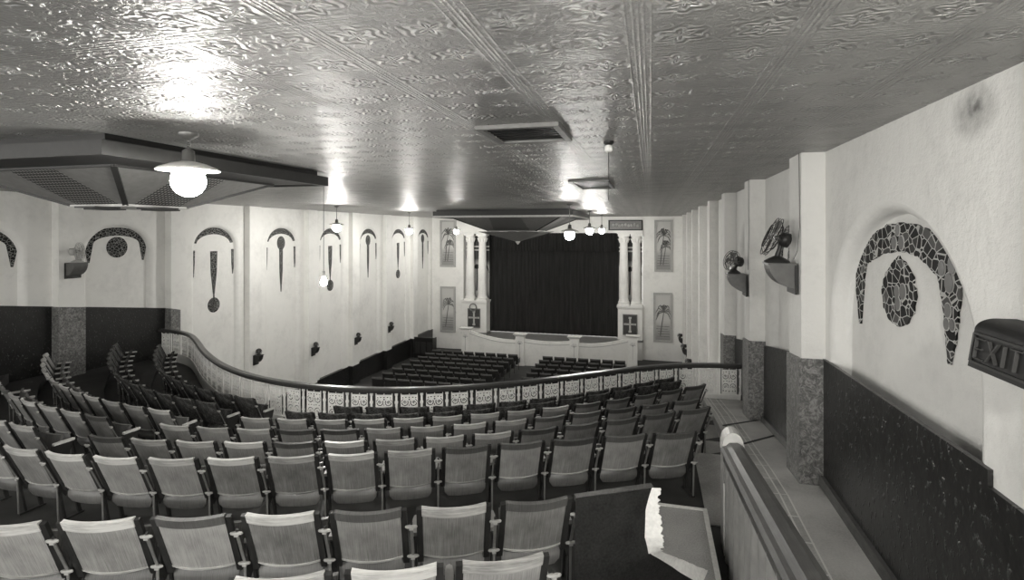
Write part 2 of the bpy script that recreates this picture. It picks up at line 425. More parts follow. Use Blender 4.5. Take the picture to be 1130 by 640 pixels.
for y0, y1 in PIL_L[:2]: struct('pilaster_facing', slope_panel(XL - 0.02, XL + 0.225, y0 - 0.025, min(y1 + .02, 11.62), dz_l(y0), dz_l(y1), ZD), 'dado_marbled' if y0 > 11 else 'dado_marbled')
# stalls dado along the left and right walls, stepping round the pilasters
d = MB(); d.box(XL - 0.12, XL + 0.03, 12.0, YS, ZB, -5.72)
struct('trim_3', d, 'dado_dark')
for y0, y1 in PIL_L[2:]: struct('pilaster_facing', MB().box(XL - 0.02, XL + 0.225, y0 - 0.02, y1 + 0.02, ZB, -5.70), 'dado_dark')
d = MB(); d.box(XR - 0.03, XR + 0.12, 12.4, YS, ZB, -5.9)
struct('trim_4', d, 'dado_dark')
# baseboard at the right aisle
struct('baseboard_right', MB().hexa([(1.62, 2.9, -2.52), (1.685, 2.9, -2.52), (1.685, 5.95, -2.52), (1.62, 5.95, -2.52)], [(1.64, 2.9, -2.44), (1.685, 2.9, -2.44), (1.685, 5.95, -2.44), (1.64, 5.95, -2.44)])
       .hexa([(1.62, 6.5, -2.62), (1.685, 6.5, -2.62), (1.685, 8.87, -2.92), (1.62, 8.87, -2.92)], [(1.64, 6.5, -2.53), (1.685, 6.5, -2.53), (1.685, 8.87, -2.82), (1.64, 8.87, -2.82)]), 'rail_wood')

# stage wall with proscenium opening (X -10.47 .. -0.42), columns stand in its two side bays
sw = MB()
sw.box(XL - 0.3, -10.47, YS, YS + 0.5, ZB, CZ); sw.box(-0.42, XR + 0.3, YS, YS + 0.5, ZB, CZ)
sw.box(-10.47, -0.42, YS, YS + 0.5, -0.08, CZ)
struct('wall_stage', sw, 'plaster_white')
struct('floor', MB().hexa([(XL, 6, -6.5), (XR, 6, -6.5), (XR, YS, -7.05), (XL, YS, -7.05)], [(XL, 6, -6.0), (XR, 6, -6.0), (XR, YS, FLOOR_S), (XL, YS, FLOOR_S)]), 'floor_stalls')
struct('stage_floor', MB().box(-9.5, -0.9, 27.6, YS + 2.2, FLOOR_S - 0.1, -5.87), 'stage_boards')

# ---------------------------------------------------------------- balcony tiers
def curve(x0, ys): return (np.arange(len(ys)) * 0.5 + x0, np.array(ys))
ROW = {
 0: (-1.566, curve(-4.0, [1.35, 1.47, 1.60, 1.76, 1.93, 2.12, 2.31, 2.53, 2.77, 3.02, 3.28])),
 1: (-1.663, curve(-5.0, [1.80, 1.92, 2.06, 2.21, 2.39, 2.56, 2.72, 2.89, 3.08, 3.30, 3.55, 3.82, 4.1])),
 2: (-1.961, curve(-8.0, [3.80, 3.72, 3.65, 3.60, 3.56, 3.55, 3.55, 3.60, 3.70, 3.84, 4.01, 4.20, 4.41, 4.64, 4.87, 5.10, 5.32, 5.52, 5.74, 5.98])),
 3: (-2.141, curve(-12.5, [7.4, 6.95, 6.5, 6.1, 5.75, 5.45, 5.18, 4.95, 4.76, 4.60, 4.47, 4.375, 4.32, 4.30, 4.31, 4.36, 4.43, 4.54, 4.67, 4.82, 5.01, 5.22, 5.47, 5.76, 6.07, 6.41, 6.76, 7.09, 7.4])),
 4: (-2.319, curve(-12.5, [8.0, 7.55, 7.15, 6.78, 6.45, 6.15, 5.88, 5.66, 5.48, 5.35, 5.27, 5.20, 5.15, 5.14, 5.15, 5.20, 5.28, 5.39, 5.53, 5.69, 5.89, 6.13, 6.40, 6.70, 7.03, 7.36, 7.69, 8.02, 8.35])),
 5: (-2.46, curve(-12.5, [8.76, 8.29, 7.87, 7.50, 7.17, 6.88, 6.63, 6.43, 6.25, 6.11, 6.01, 5.94, 5.89, 5.88, 5.90, 5.95, 6.03, 6.14, 6.29, 6.47, 6.69, 6.94, 7.23, 7.56, 7.92, 8.33, 8.77, 9.22, 9.6])),
 6: (-2.57, curve(-12.5, [10.25, 9.76, 9.26, 8.79, 8.36, 7.98, 7.66, 7.38, 7.15, 6.96, 6.81, 6.70, 6.62, 6.57, 6.55, 6.56, 6.61, 6.70, 6.83, 7.02, 7.26, 7.55, 7.90, 8.30, 8.74, 9.19, 9.63, 10.0, 10.3])),
 7: (-2.65, curve(-12.5, [11.0, 10.8, 10.48, 9.93, 9.41, 8.94, 8.53, 8.18, 7.89, 7.65, 7.45, 7.31, 7.20, 7.13, 7.10, 7.11, 7.16, 7.25, 7.38, 7.56, 7.79, 8.08, 8.41, 8.80, 9.25, 9.73, 10.2, 10.5, 10.6])),
}
RAILC = curve(-12.5, [11.17, 11.15, 11.02, 10.78, 10.42, 10.02, 9.61, 9.23, 8.88, 8.56, 8.29, 8.07, 7.91, 7.80, 7.75, 7.75, 7.81, 7.92, 8.09, 8.32, 8.60, 8.92, 9.29, 9.69, 10.09, 10.45, 10.72, 10.88, 10.96, 10.98])
def cub(c, x):
    xs, ys = c; i = int(np.clip(np.floor((x - xs[0]) / 0.5), 0, len(xs) - 2)); t = (x - xs[i]) / 0.5
    p0 = ys[max(i - 1, 0)]; p1 = ys[i]; p2 = ys[i + 1]; p3 = ys[min(i + 2, len(ys) - 1)]
    return float(0.5 * (2 * p1 + (p2 - p0) * t + (2 * p0 - 5 * p1 + 4 * p2 - p3) * t * t + (3 * p1 - p0 - 3 * p2 + p3) * t ** 3))
SEAT_H = 0.69
FZ = {k: ROW[k][0] - SEAT_H for k in ROW}
XA = 0.98                                         # where the seat tiers meet the right aisle
def tier(name, front, x0, x1, ztop, zbot, yback, mat, off=-0.12):
    n = max(8, int((x1 - x0) / 0.25)); mb = MB()
    xs = [x0 + (x1 - x0) * i / n for i in range(n + 1)]
    yf = [front(x) + off for x in xs]
    for i in range(n):
        a, b = xs[i], xs[i + 1]
        mb.hexa([(a, yback, zbot), (b, yback, zbot), (b, yf[i + 1], zbot), (a, yf[i], zbot)], [(a, yback, ztop), (b, yback, ztop), (b, yf[i + 1], ztop), (a, yf[i], ztop)])
    return struct(name, mb, mat)
tier('balcony_floor', lambda x: cub(RAILC, x), XL, XR, FZ[7], FZ[7] - 0.3, -2.5, 'floor_dark', -0.02)
for k in (6, 5, 4, 3):
    tier('balcony_step', lambda x, k=k: cub(ROW[k + 1][1], x), XL, XA, FZ[k], FZ[7] - 0.1, -2.4 + 0.01 * k, 'floor_dark')
tier('balcony_step', lambda x: cub(ROW[3][1], x), XL, XA, FZ[2], FZ[7] - 0.1, -2.3, 'floor_dark')
tier('balcony_step', lambda x: cub(ROW[2][1], max(x, -7.9)) - 0.45, XL, -0.1, FZ[1], FZ[7] - 0.1, -2.2, 'floor_dark')
tier('balcony_step', lambda x: cub(ROW[1][1], x), -4.9, -0.12, FZ[0], FZ[1] - 0.05, -2.1, 'floor_dark')
# landing at the head of the right-hand seat steps, grey carpet with pale edge binding
ld = thing('carpeted_landing', 'grey carpeted step landing with pale bound edges beside the draped dark cloth', 'step', (0, 0, -2.5))
obj('tread', MB().box(-0.1, 0.455, 3.0, 5.06, -0.4, 0.0), 'carpet_grey', ld)
obj('edge_binding', MB().box(0.452, 0.49, 3.0, 5.10, -0.08, 0.006).box(-0.1, 0.455, 5.06, 5.10, -0.08, 0.006), 'cloth_white', ld)
# right aisle: level then a ramp down to the parapet
am = MB()
prof = [(-2.4, -2.52), (5.6, -2.52), (6.3, -2.58), (8.1, -2.80), (9.1, -2.92), (10.9, -3.20)]
for (ya, za), (yb, zb) in zip(prof[:-1], prof[1:]):
    x0 = 0.72 if yb < 5.7 else XA - 0.02
    am.hexa([(x0, ya, za - 0.6), (XR, ya, za - 0.6), (XR, yb, zb - 0.6), (x0, yb, zb - 0.6)], [(x0, ya, za), (XR, ya, za), (XR, yb, zb), (x0, yb, zb)])
struct('aisle_floor', am, 'aisle_linoleum')
sb = MB()
for ya, yb, k in ((5.12, 6.74, 2), (6.74, 7.64, 3), (7.64, 8.80, 4), (8.80, 9.58, 5), (9.58, 10.3, 6)):
    sb.box(0.50, XA + 0.01, ya, yb, FZ[k] - 0.3, FZ[k] + 0.012)
struct('aisle_steps', sb, 'carpet_grey')
# two dark joints cross the aisle where its pitch changes
for (xa, ya, za), (xb, yb, zb) in (((1.02, 8.30, -2.822), (1.69, 8.98, -2.905)), ((1.02, 7.18, -2.686), (1.69, 8.02, -2.79))):
    struct('aisle_joint', MB().bar((xa, ya, za), (xb, yb, zb), 0.03, 0.012), 'floor_dark')

# ================================================================ BALCONY PARAPET
pp = thing('balcony_parapet', 'curving balcony front of white openwork scroll panels under a dark handrail', 'balustrade', (0, 0, 0))
RZ = -2.55
xs = np.linspace(XL + 0.03, 1.66, 400)
pts = np.array([(x, cub(RAILC, float(x))) for x in xs])
seg = np.r_[0, np.cumsum(np.hypot(np.diff(pts[:, 0]), np.diff(pts[:, 1])))]
LEN = seg[-1]
def at(s_):
    x = float(np.interp(s_, seg, pts[:, 0])); y = float(np.interp(s_, seg, pts[:, 1]))
    x2 = float(np.interp(min(s_ + .02, LEN), seg, pts[:, 0])); y2 = float(np.interp(min(s_ + .02, LEN), seg, pts[:, 1]))
    x1 = float(np.interp(max(s_ - .02, 0), seg, pts[:, 0])); y1 = float(np.interp(max(s_ - .02, 0), seg, pts[:, 1]))
    return x, y, math.atan2(y2 - y1, x2 - x1)
def sweep(profile, n=160, smooth=False):
    mb = MB(); m = len(profile)
    vs_ = []
    for i in range(n + 1):
        x, y, a = at(LEN * i / n)
        for o_, z in profile: vs_.append((x - math.sin(a) * o_, y + math.cos(a) * o_, z))
    fs = [(i * m + j, (i + 1) * m + j, (i + 1) * m + (j + 1) % m, i * m + (j + 1) % m) for i in range(n) for j in range(m)]
    mb.add(vs_, fs, smooth); return mb
obj('handrail', sweep([(-0.075, -0.015), (-0.04, 0.02), (0.04, 0.02), (0.075, -0.015), (0.06, -0.06), (-0.06, -0.06)][::-1] if False else [(-0.07, RZ), (-0.045, RZ + 0.02), (0.045, RZ + 0.02), (0.07, RZ), (0.05, RZ - 0.05), (-0.05, RZ - 0.05)]), 'rail_dark', pp)
obj('top_bar', sweep([(-0.02, RZ - 0.068), (-0.02, RZ - 0.048), (0.02, RZ - 0.048), (0.02, RZ - 0.068)]), 'dark_iron', pp)
obj('bottom_bar', sweep([(-0.025, -3.20), (-0.025, -3.12), (0.025, -3.12), (0.025, -3.20)]), 'white_iron', pp)
obj('kick_board', sweep([(0.0, -3.75), (0.0, -3.18), (0.06, -3.18), (0.06, -3.75)]), 'plaster_white', pp)
# openwork casting: a cell bitmap with slots, dots and paired scrolls
def scroll_mesh():
    W_, H_ = 44, 80; cw, chh = 0.275 / W_, 0.51 / H_
    def solid(px, py):                # px in -1..1, py in 0..1 (top = 1)
        ax = abs(px); z = py * 0.51; x = ax * 0.1375          # metres
        if ax > 0.95 or py < 0.03: return True
        if z > 0.472: return 0.06 > ax or ax > 0.93 or z > 0.502
        for cx_, cz_ in ((0.0, 0.432), (0.055, 0.432), (0.104, 0.425), (0.0, 0.395)):
            if abs(x - cx_) < 0.011 and abs(z - cz_) < 0.010: return False
        dx, dz = x - 0.072, z - 0.345                       # paired scrolls
        r = math.hypot(dx, dz); th = math.atan2(dz, -dx)
        rs = (r - 0.008 * th / PI) / 0.034
        if r < 0.011 or (0.016 < r < 0.064 and 0.30 < (rs % 1.0) < 0.78 and not (0.6 < th < 2.0 and r > 0.036)): return False
        if x < 0.008 and 0.285 < z < 0.325: return False
        dx, dz = x - 0.070, z - 0.155                       # lower pair, turned over
        r = math.hypot(dx, dz); th = math.atan2(-dz, -dx)
        rs = (r - 0.008 * th / PI) / 0.034
        if r < 0.011 or (0.016 < r < 0.062 and 0.30 < (rs % 1.0) < 0.78 and not (0.6 < th < 2.0 and r > 0.036)): return False
        for cx_, cz_ in ((0.0, 0.25), (0.045, 0.255), (0.10, 0.25), (0.0, 0.06), (0.06, 0.065), (0.11, 0.07)):
            if abs(x - cx_) + abs(z - cz_) < 0.017: return False
        return True
    S_ = [[solid((i + .5) / W_ * 2 - 1, (j + .5) / H_) for i in range(W_)] for j in range(H_)]
    mb = MB()
    for j in range(H_):
        i = 0
        while i < W_:
            if not S_[j][i]: i += 1; continue
            k = i
            while k < W_ and S_[j][k]: k += 1
            x0, x1 = (i - W_ / 2) * cw, (k - W_ / 2) * cw
            mb.box(x0, x1, -0.006, 0.006, j * chh, (j + 1) * chh); i = k
    return mb.mesh('scroll_panel', 'white_iron')
def baluster_mesh():
    mb = MB(); z = 0.0
    for z0, z1, wd in ((0, .05, .05), (.05, .14, .032), (.14, .17, .05), (.17, .33, .036), (.33, .37, .052), (.37, .46, .032), (.46, .5, .05)):
        mb.box(-wd / 2, wd / 2, -0.01, 0.01, z0, z1)
    return mb.mesh('baluster', 'white_iron')
sm_, bm_ = scroll_mesh(), baluster_mesh()
PITCH = 0.44 * LEN / (round(LEN / 0.44) * 0.44); PITCH = LEN / round(LEN / 0.405)
for i in range(int(round(LEN / PITCH))):
    x, y, a = at((i + 0.5) * PITCH); link('scroll_panel', sm_, pp, (x, y, -3.12), a)
    x, y, a = at((i + 0.99) * PITCH); link('baluster', bm_, pp, (x, y, -3.12), a)

# ================================================================ THEATRE SEATS
def seat_meshes():
    out = {}
    lean = lambda t: -0.17 * t
    hw = 0.188
    def back(u, v):
        x = (u * 2 - 1) * hw; return (x, lean(v) - 0.030 * (1 - (x / hw) ** 2) - 0.006, 0.325 + 0.375 * v * (0.985 + 0.015 * (x / hw) ** 2))
    for nm, mt in (('wood', 'seat_wood'), ('plush', 'seat_plush')):
        out['back_' + nm] = MB().grid(back, 10, 6, (0, 0.012, 0)).mesh('backrest', mt)
    def rail(u, v):
        x = (u * 2 - 1) * (hw + 0.004); t = 0.865 + 0.155 * v
        return (x, lean(t) - 0.030 * (1 - (x / hw) ** 2) - 0.016, 0.325 + 0.375 * t + 0.006 * (x / hw) ** 2)
    for nm, mt in (('pale', 'seat_wood_pale'), ('dark', 'rail_wood'), ('plush', 'seat_plush')):
        out['rail_' + nm] = MB().grid(rail, 10, 2, (0, 0.032, 0.004)).mesh('top_rail', mt)
    def low(u, v):
        x = (u * 2 - 1) * hw; t = -0.012 + 0.034 * v
        return (x, lean(t) - 0.030 * (1 - (x / hw) ** 2) - 0.015, 0.322 + 0.375 * t + 0.012 * (x / hw) ** 2)
    out['lower_rail'] = MB().grid(low, 10, 1, (0, 0.022, 0)).mesh('lower_rail', 'seat_wood_pale')
    for sgn, nm in ((-1, 'l'), (1, 'r')):
        mb = MB(); x = sgn * 0.2055
        mb.bar((x, 0.012, 0.29), (x, lean(1.0) + 0.006, 0.705), 0.036, 0.024, (0, 1, 0))
        out['stile_' + nm] = mb.mesh('stile', 'stile_wood')
    def seat(u, v):
        w_ = 0.193 - 0.035 * max(0.0, 1 - v * 5) ** 2; x = (u * 2 - 1) * w_; z = 0.185 + 0.34 * v
        y = 0.035 + 0.07 * v - 0.050 * math.sin(min(1.0, v * 2.2) * PI) * 0.8 - 0.028 * (1 - (x / 0.193) ** 2)
        return (x, y, z)
    for nm, mt in (('wood', 'seat_wood_deep'), ('plush', 'seat_plush')):
        out['seat_' + nm] = MB().grid(seat, 8, 8, (0, 0.03, 0.0)).mesh('seat', mt)
    def standard(x):
        mb = MB()
        mb.bar((x, -0.150, 0.615), (x, -0.030, 0.345), 0.014, 0.012, (0, 1, 0))
        mb.bar((x, -0.030, 0.35), (x, 0.03, 0.012), 0.018, 0.018, (0, 1, 0))
        mb.poly([(x - 0.008, 0.03, 0.22), (x - 0.008, 0.15, 0.30), (x - 0.008, 0.19, 0.45), (x - 0.008, -0.02, 0.45), (x - 0.008, -0.02, 0.30)], (0.016, 0, 0))
        mb.bar((x, 0.10, 0.28), (x, 0.16, 0.012), 0.02, 0.03, (0, 1, 0))
        mb.box(x - 0.02, x + 0.02, -0.03, 0.19, 0.0, 0.014)
        return mb.mesh('standard', 'dark_iron')
    def bracket(x, t):
        z = 0.325 + 0.375 * t; y = lean(t) - 0.030
        mb = MB(); mb.lathe([(0.034, -0.007), (0.038, 0.0), (0.034, 0.007)], 12, (0, 0, 0)); mb.v = [(x + q[0], y - 0.004 + q[1] * 0.28, z + q[2]) for q in mb.v]; mb.box(x - 0.012, x + 0.012, y - 0.010, y + 0.008, z - 0.020, z + 0.004)
        return mb.mesh('hinge_bracket', 'worn_metal')
    def strap(x):
        mb = MB(); mb.bar((x, lean(0.7) - 0.030, 0.325 + 0.375 * 0.7), (x, lean(0.08) - 0.026, 0.325 + 0.375 * 0.08), 0.017, 0.007, (0, 1, 0)); mb.bar((x, lean(0.08) - 0.026, 0.325 + 0.375 * 0.08), (x, -0.028, 0.012), 0.015, 0.007, (0, 1, 0))
        return mb.mesh('strap', 'strap_metal')
    def arm(x, mt='arm_wood'):
        mb = MB(); mb.poly([(x - 0.020, -0.005, 0.45), (x + 0.020, -0.005, 0.45), (x + 0.023, 0.15, 0.45), (x + 0.017, 0.20, 0.45), (x, 0.215, 0.45), (x - 0.017, 0.20, 0.45), (x - 0.023, 0.15, 0.45)], (0, 0, 0.024))
        return mb.mesh('armrest', mt)
    for sgn, nm in ((-1, 'l'), (1, 'r')):
        x = sgn * 0.25
        out['std_' + nm] = standard(x); out['arm_' + nm] = arm(x); out['parm_' + nm] = arm(x, 'arm_pale'); out['strap_' + nm] = strap(x)
        out['br1_' + nm] = bracket(x, 0.72); out['br2_' + nm] = bracket(x, 0.08)
    return out
SM = seat_meshes()
def build_seat(loc, rz, label, group, mat='wood', rail='pale', first=False, arm='arm_'):
    t = thing('theatre_seat', label, 'seat', loc, rz, group)
    link('backrest', SM['back_' + mat], t); link('top_rail', SM['rail_' + rail], t)
    if mat == 'wood': link('lower_rail', SM['lower_rail'], t)
    link('stile', SM['stile_l'], t); link('stile', SM['stile_r'], t); link('seat', SM['seat_' + mat], t)
    for nm in (('l', 'r') if first else ('r',)):
        link('standard', SM['std_' + nm], t); link('armrest', SM[arm + nm], t); link('strap', SM['strap_' + nm], t)
        link('hinge_bracket', SM['br1_' + nm], t); link('hinge_bracket', SM['br2_' + nm], t)
    return t
ROWNAME = {0: 'row cut by the lower photo edge', 1: 'nearest whole row', 2: 'row just past the cross aisle', 3: 'second row past the cross aisle',
           4: 'third row past the cross aisle', 5: 'fourth row past the cross aisle', 6: 'second row behind the balcony front', 7: 'row against the balcony front'}
protos = {}
def seat_row(k, x0, x1, block, fromright=True):
    c = ROW[k][1]; fz = FZ[k]
    X_ = np.linspace(x0 - (0.6 if block == 'c' else 0.35), x1, 400); Yc = np.array([cub(c, float(x)) for x in X_])
    S_ = np.r_[0, np.cumsum(np.hypot(np.diff(X_), np.diff(Yc)))]
    p = 0.504; L0 = S_[-1] - float(np.interp(x0, X_, S_))
    n = max(1, int(round(L0 / p))) if block == 'c' else max(1, int(L0 / p + 0.25))
    for i in range(n):
        s_ = S_[-1] - (n - i - 0.5) * p
        a = float(np.interp(s_ - p / 2, S_, X_)), float(np.interp(s_ - p / 2, S_, Yc)); b = float(np.interp(s_ + p / 2, S_, X_)), float(np.interp(s_ + p / 2, S_, Yc))
        rz = math.atan2(b[1] - a[1], b[0] - a[0]); mx, my = (a[0] + b[0]) / 2, (a[1] + b[1]) / 2
        loc = (mx - math.sin(rz) * 0.155, my + math.cos(rz) * 0.155, fz)
        j = n - i
        mat = 'plush' if (k >= 6) else 'wood'
        rail = 'plush' if mat == 'plush' else ('dark' if (k == 2 and i > n * 0.66) or (k > 2 and i > n * 0.62 and block == 'c') or random.random() < 0.12 else 'pale')
        desc = 'mottled dark' if mat == 'plush' else ('wooden dark-topped' if rail == 'dark' else 'wooden pale-topped')
        where = ('%s from the right end' % ORD[j] if j > 1 else 'at the right end') if block == 'c' else ('%s from the radial aisle' % ORD[j] if j > 1 else 'on the radial aisle')
        lab = '%s seat %s, %s%s' % (desc, where, 'left block ' if block == 'l' else '', ROWNAME[k])
        if block == 'l' and k in (6, 7): lab = lab.replace('behind the balcony front', 'from parapet').replace('against the balcony front', 'nearest parapet')
        if block == 'l': lab = lab.replace('past the cross aisle', 'past cross aisle')
        grp = 'tip-up seats in the ' + ('left block' if block == 'l' else 'centre block')
        key = (mat, rail, i == 0, block)
        if key not in protos: protos[key] = build_seat(loc, rz, lab, grp, mat, rail, i == 0, 'parm_' if block == 'l' else 'arm_')
        else: dup(protos[key], loc, rz, lab, grp)
seat_row(0, -1.92, -0.45, 'c'); seat_row(1, -4.26, -0.45, 'c')
seat_row(2, -6.5, 0.46, 'c'); seat_row(3, -5.58, 0.72, 'c'); seat_row(4, -5.54, 0.68, 'c'); seat_row(5, -5.50, 0.87, 'c'); seat_row(6, -5.10, 0.53, 'c'); seat_row(7, -4.88, 0.43, 'c')
seat_row(3, -7.42, -6.43, 'l'); seat_row(4, -9.9, -6.45, 'l'); seat_row(5, -11.75, -6.28, 'l'); seat_row(6, -11.85, -6.2, 'l'); seat_row(7, -11.3, -6.0, 'l')

# dark cloth hung over the end of the nearest whole row
dc = thing('draped_cloth', 'dark cloth with a ragged white edge hung over the partition at the row end', 'cloth', (-0.47, 3.30, -2.5))
RP = [(0.49, 0.27, 0.845), (0.455, 0.25, 0.70), (0.44, 0.22, 0.55), (0.47, 0.24, 0.44), (0.62, 0.46, 0.24), (0.82, 0.66, 0.03)]
LP = [(0.02, 0.012, 0.845), (0.02, -0.015, 0.60), (0.02, -0.035, 0.40), (0.02, -0.05, 0.25), (0.02, -0.07, 0.12), (0.02, -0.10, 0.0)]
def along(P, v):
    q = v * (len(P) - 1); i = min(int(q), len(P) - 2); t = q - i; t = t * t * (3 - 2 * t) * 0.35 + t * 0.65
    return Vector(P[i]).lerp(Vector(P[i + 1]), t)
def cloth(u, v):                       # u along the row, v from the top down
    p = along(LP, v).lerp(along(RP, v), u)
    return (p.x, p.y - 0.015 * math.sin(u * 7) * v - 0.012, p.z)
obj('cloth', MB().grid(cloth, 16, 24, (0, 0.012, 0)), 'carpet_dark', dc)
rq = random.Random(3); J = [rq.uniform(-0.010, 0.014) for _ in range(80)]
def edge(u, v):
    p = along(RP, v); wd = 0.055 + 0.05 * math.exp(-((v - 0.38) / 0.22) ** 2) 
    return (p.x - 0.012 - 0.006 * math.sin(v * 11) + u * wd + (J[int(v * 70)] if u > 0.9 else 0), p.y - 0.030 + 0.01 * u + 0.30 * u * max(0, v - 0.5), p.z + 0.012 + 0.02 * u * max(0, v - 0.6))
obj('ragged_edge', MB().grid(edge, 4, 70, (0, 0.006, 0)), 'cloth_white', dc)
pt = thing('row_end_partition', 'low wooden partition with capped top under the draped dark cloth', 'partition', (-0.47, 3.30, -2.5))
obj('panel', MB().poly([(0.03, 0.055, 0), (0.43, 0.30, 0), (0.42, 0.33, 0), (0.02, 0.085, 0)], (0, 0, 0.80)), 'rail_wood', pt)
obj('cap', MB().poly([(0.02, 0.035, 0.80), (0.49, 0.31, 0.80), (0.47, 0.36, 0.80), (0.0, 0.085, 0.80)], (0, 0, 0.035)), 'seat_wood_deep', pt)

# stair balustrade beside the right aisle
bl = thing('stair_balustrade', 'boarded balustrade with rounded pale newel and broad moulded handrail by the right aisle', 'balustrade', (0.66, 4.8, -2.5))
def rail_z(y): return 0.715 - 0.13 * y - 0.0          # local y is negative towards the camera
nw = MB()
nw.box(-0.084, 0.084, -0.084, 0.084, 0.66, 0.74)
N = 10
prof_ = [(0.08 * math.cos(PI * i / N), 0.74 + 0.10 * math.sin(PI * i / N)) for i in range(N + 1)]
nw.poly([(x, -0.08, z) for x, z in prof_], (0, 0.16, 0))
obj('newel_post', MB().box(-0.08, 0.08, -0.08, 0.08, -0.35, 0.70), 'newel_side', bl)
obj('newel_cap', nw, 'newel_cap_lit', bl)  # cap paler than the post: its lit look is put into the colour
obj('lit_edge_strip', MB().box(-0.078, -0.060, -0.135, -0.083, -0.4, 0.42), 'cloth_white', bl)  # white strip stands for light seen along the newel edge
hr = MB()
cs = [(-0.095, -0.05), (-0.105, -0.02), (-0.085, 0.0), (-0.06, 0.008), (-0.03, 0.035), (0.03, 0.04), (0.07, 0.02), (0.09, -0.02), (0.08, -0.05)]
y1, y0 = -0.09, -4.6
vs_ = [(x, y1, rail_z(y1) + z) for x, z in cs] + [(x, y0, rail_z(y0) + z) for x, z in cs]
m = len(cs); hr.add(vs_, [(j, j + m, (j + 1) % m + m, (j + 1) % m) for j in range(m)] + [tuple(range(m))], False)
obj('handrail', hr, 'banister_wood', bl)
ml = MB()
for off in (-0.075, -0.058):
    ml.hexa([(off - 0.006, y0, rail_z(y0) - 0.12), (off + 0.006, y0, rail_z(y0) - 0.12), (off + 0.006, y1, rail_z(y1) - 0.12), (off - 0.006, y1, rail_z(y1) - 0.12)],
            [(off - 0.006, y0, rail_z(y0) - 0.05), (off + 0.006, y0, rail_z(y0) - 0.05), (off + 0.006, y1, rail_z(y1) - 0.05), (off - 0.006, y1, rail_z(y1) - 0.05)])
obj('moulding', ml, 'banister_wood', bl)
bp = MB().hexa([(-0.02, -4.5, -0.4), (0.04, -4.5, -0.4), (0.04, -0.09, -0.4), (-0.02, -0.09, -0.4)],
               [(-0.02, -4.5, rail_z(-4.5) - 0.07), (0.04, -4.5, rail_z(-4.5) - 0.07), (0.04, -0.09, rail_z(-0.09) - 0.07), (-0.02, -0.09, rail_z(-0.09) - 0.07)])
obj('groove_shade_board', bp, 'stile_wood', bl)  # dark backing colours in the groove shade between the lighter battens
q = -0.20
while q > -4.3:                                        # half-round battens side by side
    A = [(-0.02 - 0.062 * math.sin(PI * i / 8), q - 0.088 * math.cos(PI * i / 8) * -1, -0.4) for i in range(9)]
    B = [(x, y, rail_z(q) - 0.10) for x, y, z in A]
    obj('batten', MB().add(A + B, [(i, i + 1, i + 10, i + 9) for i in range(8)], True), 'board_paint', bl)
    q -= 0.228

# ================================================================ STAGE
ct = thing('stage_curtain', 'huge dark closed curtain filling the proscenium opening', 'curtain', (-5.33, YS + 0.95, -5.86))
def fold(u, v): return ((u - 0.5) * 8.6, 0.022 * math.sin(u * 2 * PI * 34 + 2 * math.sin(u * 19)) * (0.4 + 0.6 * (1 - v)) , 5.9 * v + 0.02)
obj('drape', MB().grid(fold, 340, 2, (0, 0.02, 0)), 'curtain_cloth', ct)
obj('valance', MB().grid(lambda u, v: ((u - 0.5) * 8.6, -0.16 + 0.03 * math.sin(u * 2 * PI * 50), 4.75 + 1.15 * v), 300, 1, (0, 0.02, 0)), 'curtain_cloth', ct)
def column(loc, label):
    t = thing('stage_column', label, 'column', loc, 0, 'paired columns flanking the stage')
    h = 3.80
    obj('shaft', MB().lathe([(0.235 - 0.035 * i / 10 + 0.012 * math.sin(PI * i / 10), 0.30 + (h - 0.78) * i / 10) for i in range(11)], 20), 'plaster_white', t)
    obj('base', MB().box(-0.29, 0.29, -0.29, 0.29, 0, 0.10).lathe([(0.29, 0.10), (0.31, 0.15), (0.28, 0.20), (0.25, 0.22), (0.27, 0.26), (0.245, 0.31)], 20), 'plaster_white', t)
    cp = MB().lathe([(0.205, h - 0.50), (0.23, h - 0.47), (0.205, h - 0.44), (0.21, h - 0.38), (0.25, h - 0.24), (0.29, h - 0.12)], 20).box(-0.30, 0.30, -0.30, 0.30, h - 0.12, h)
    for i in range(10):
        a = 2 * PI * i / 10; cp.tube([(0.20 * math.cos(a), 0.20 * math.sin(a), h - 0.45), (0.25 * math.cos(a), 0.25 * math.sin(a), h - 0.30), (0.31 * math.cos(a), 0.31 * math.sin(a), h - 0.26)], [0.05, 0.045, 0.02], 6)
    obj('capital', cp, 'plaster_white', t)
for x, l in ((-10.06, 'white plaster column outermost on the left of the stage'), (-9.33, 'white plaster column left of the stage, next to the curtain'),
             (-1.39, 'white plaster column right of the stage, next to the curtain'), (-0.73, 'white plaster column outermost on the right of the stage')):
    column((x, YS + 0.05, -3.93), l)
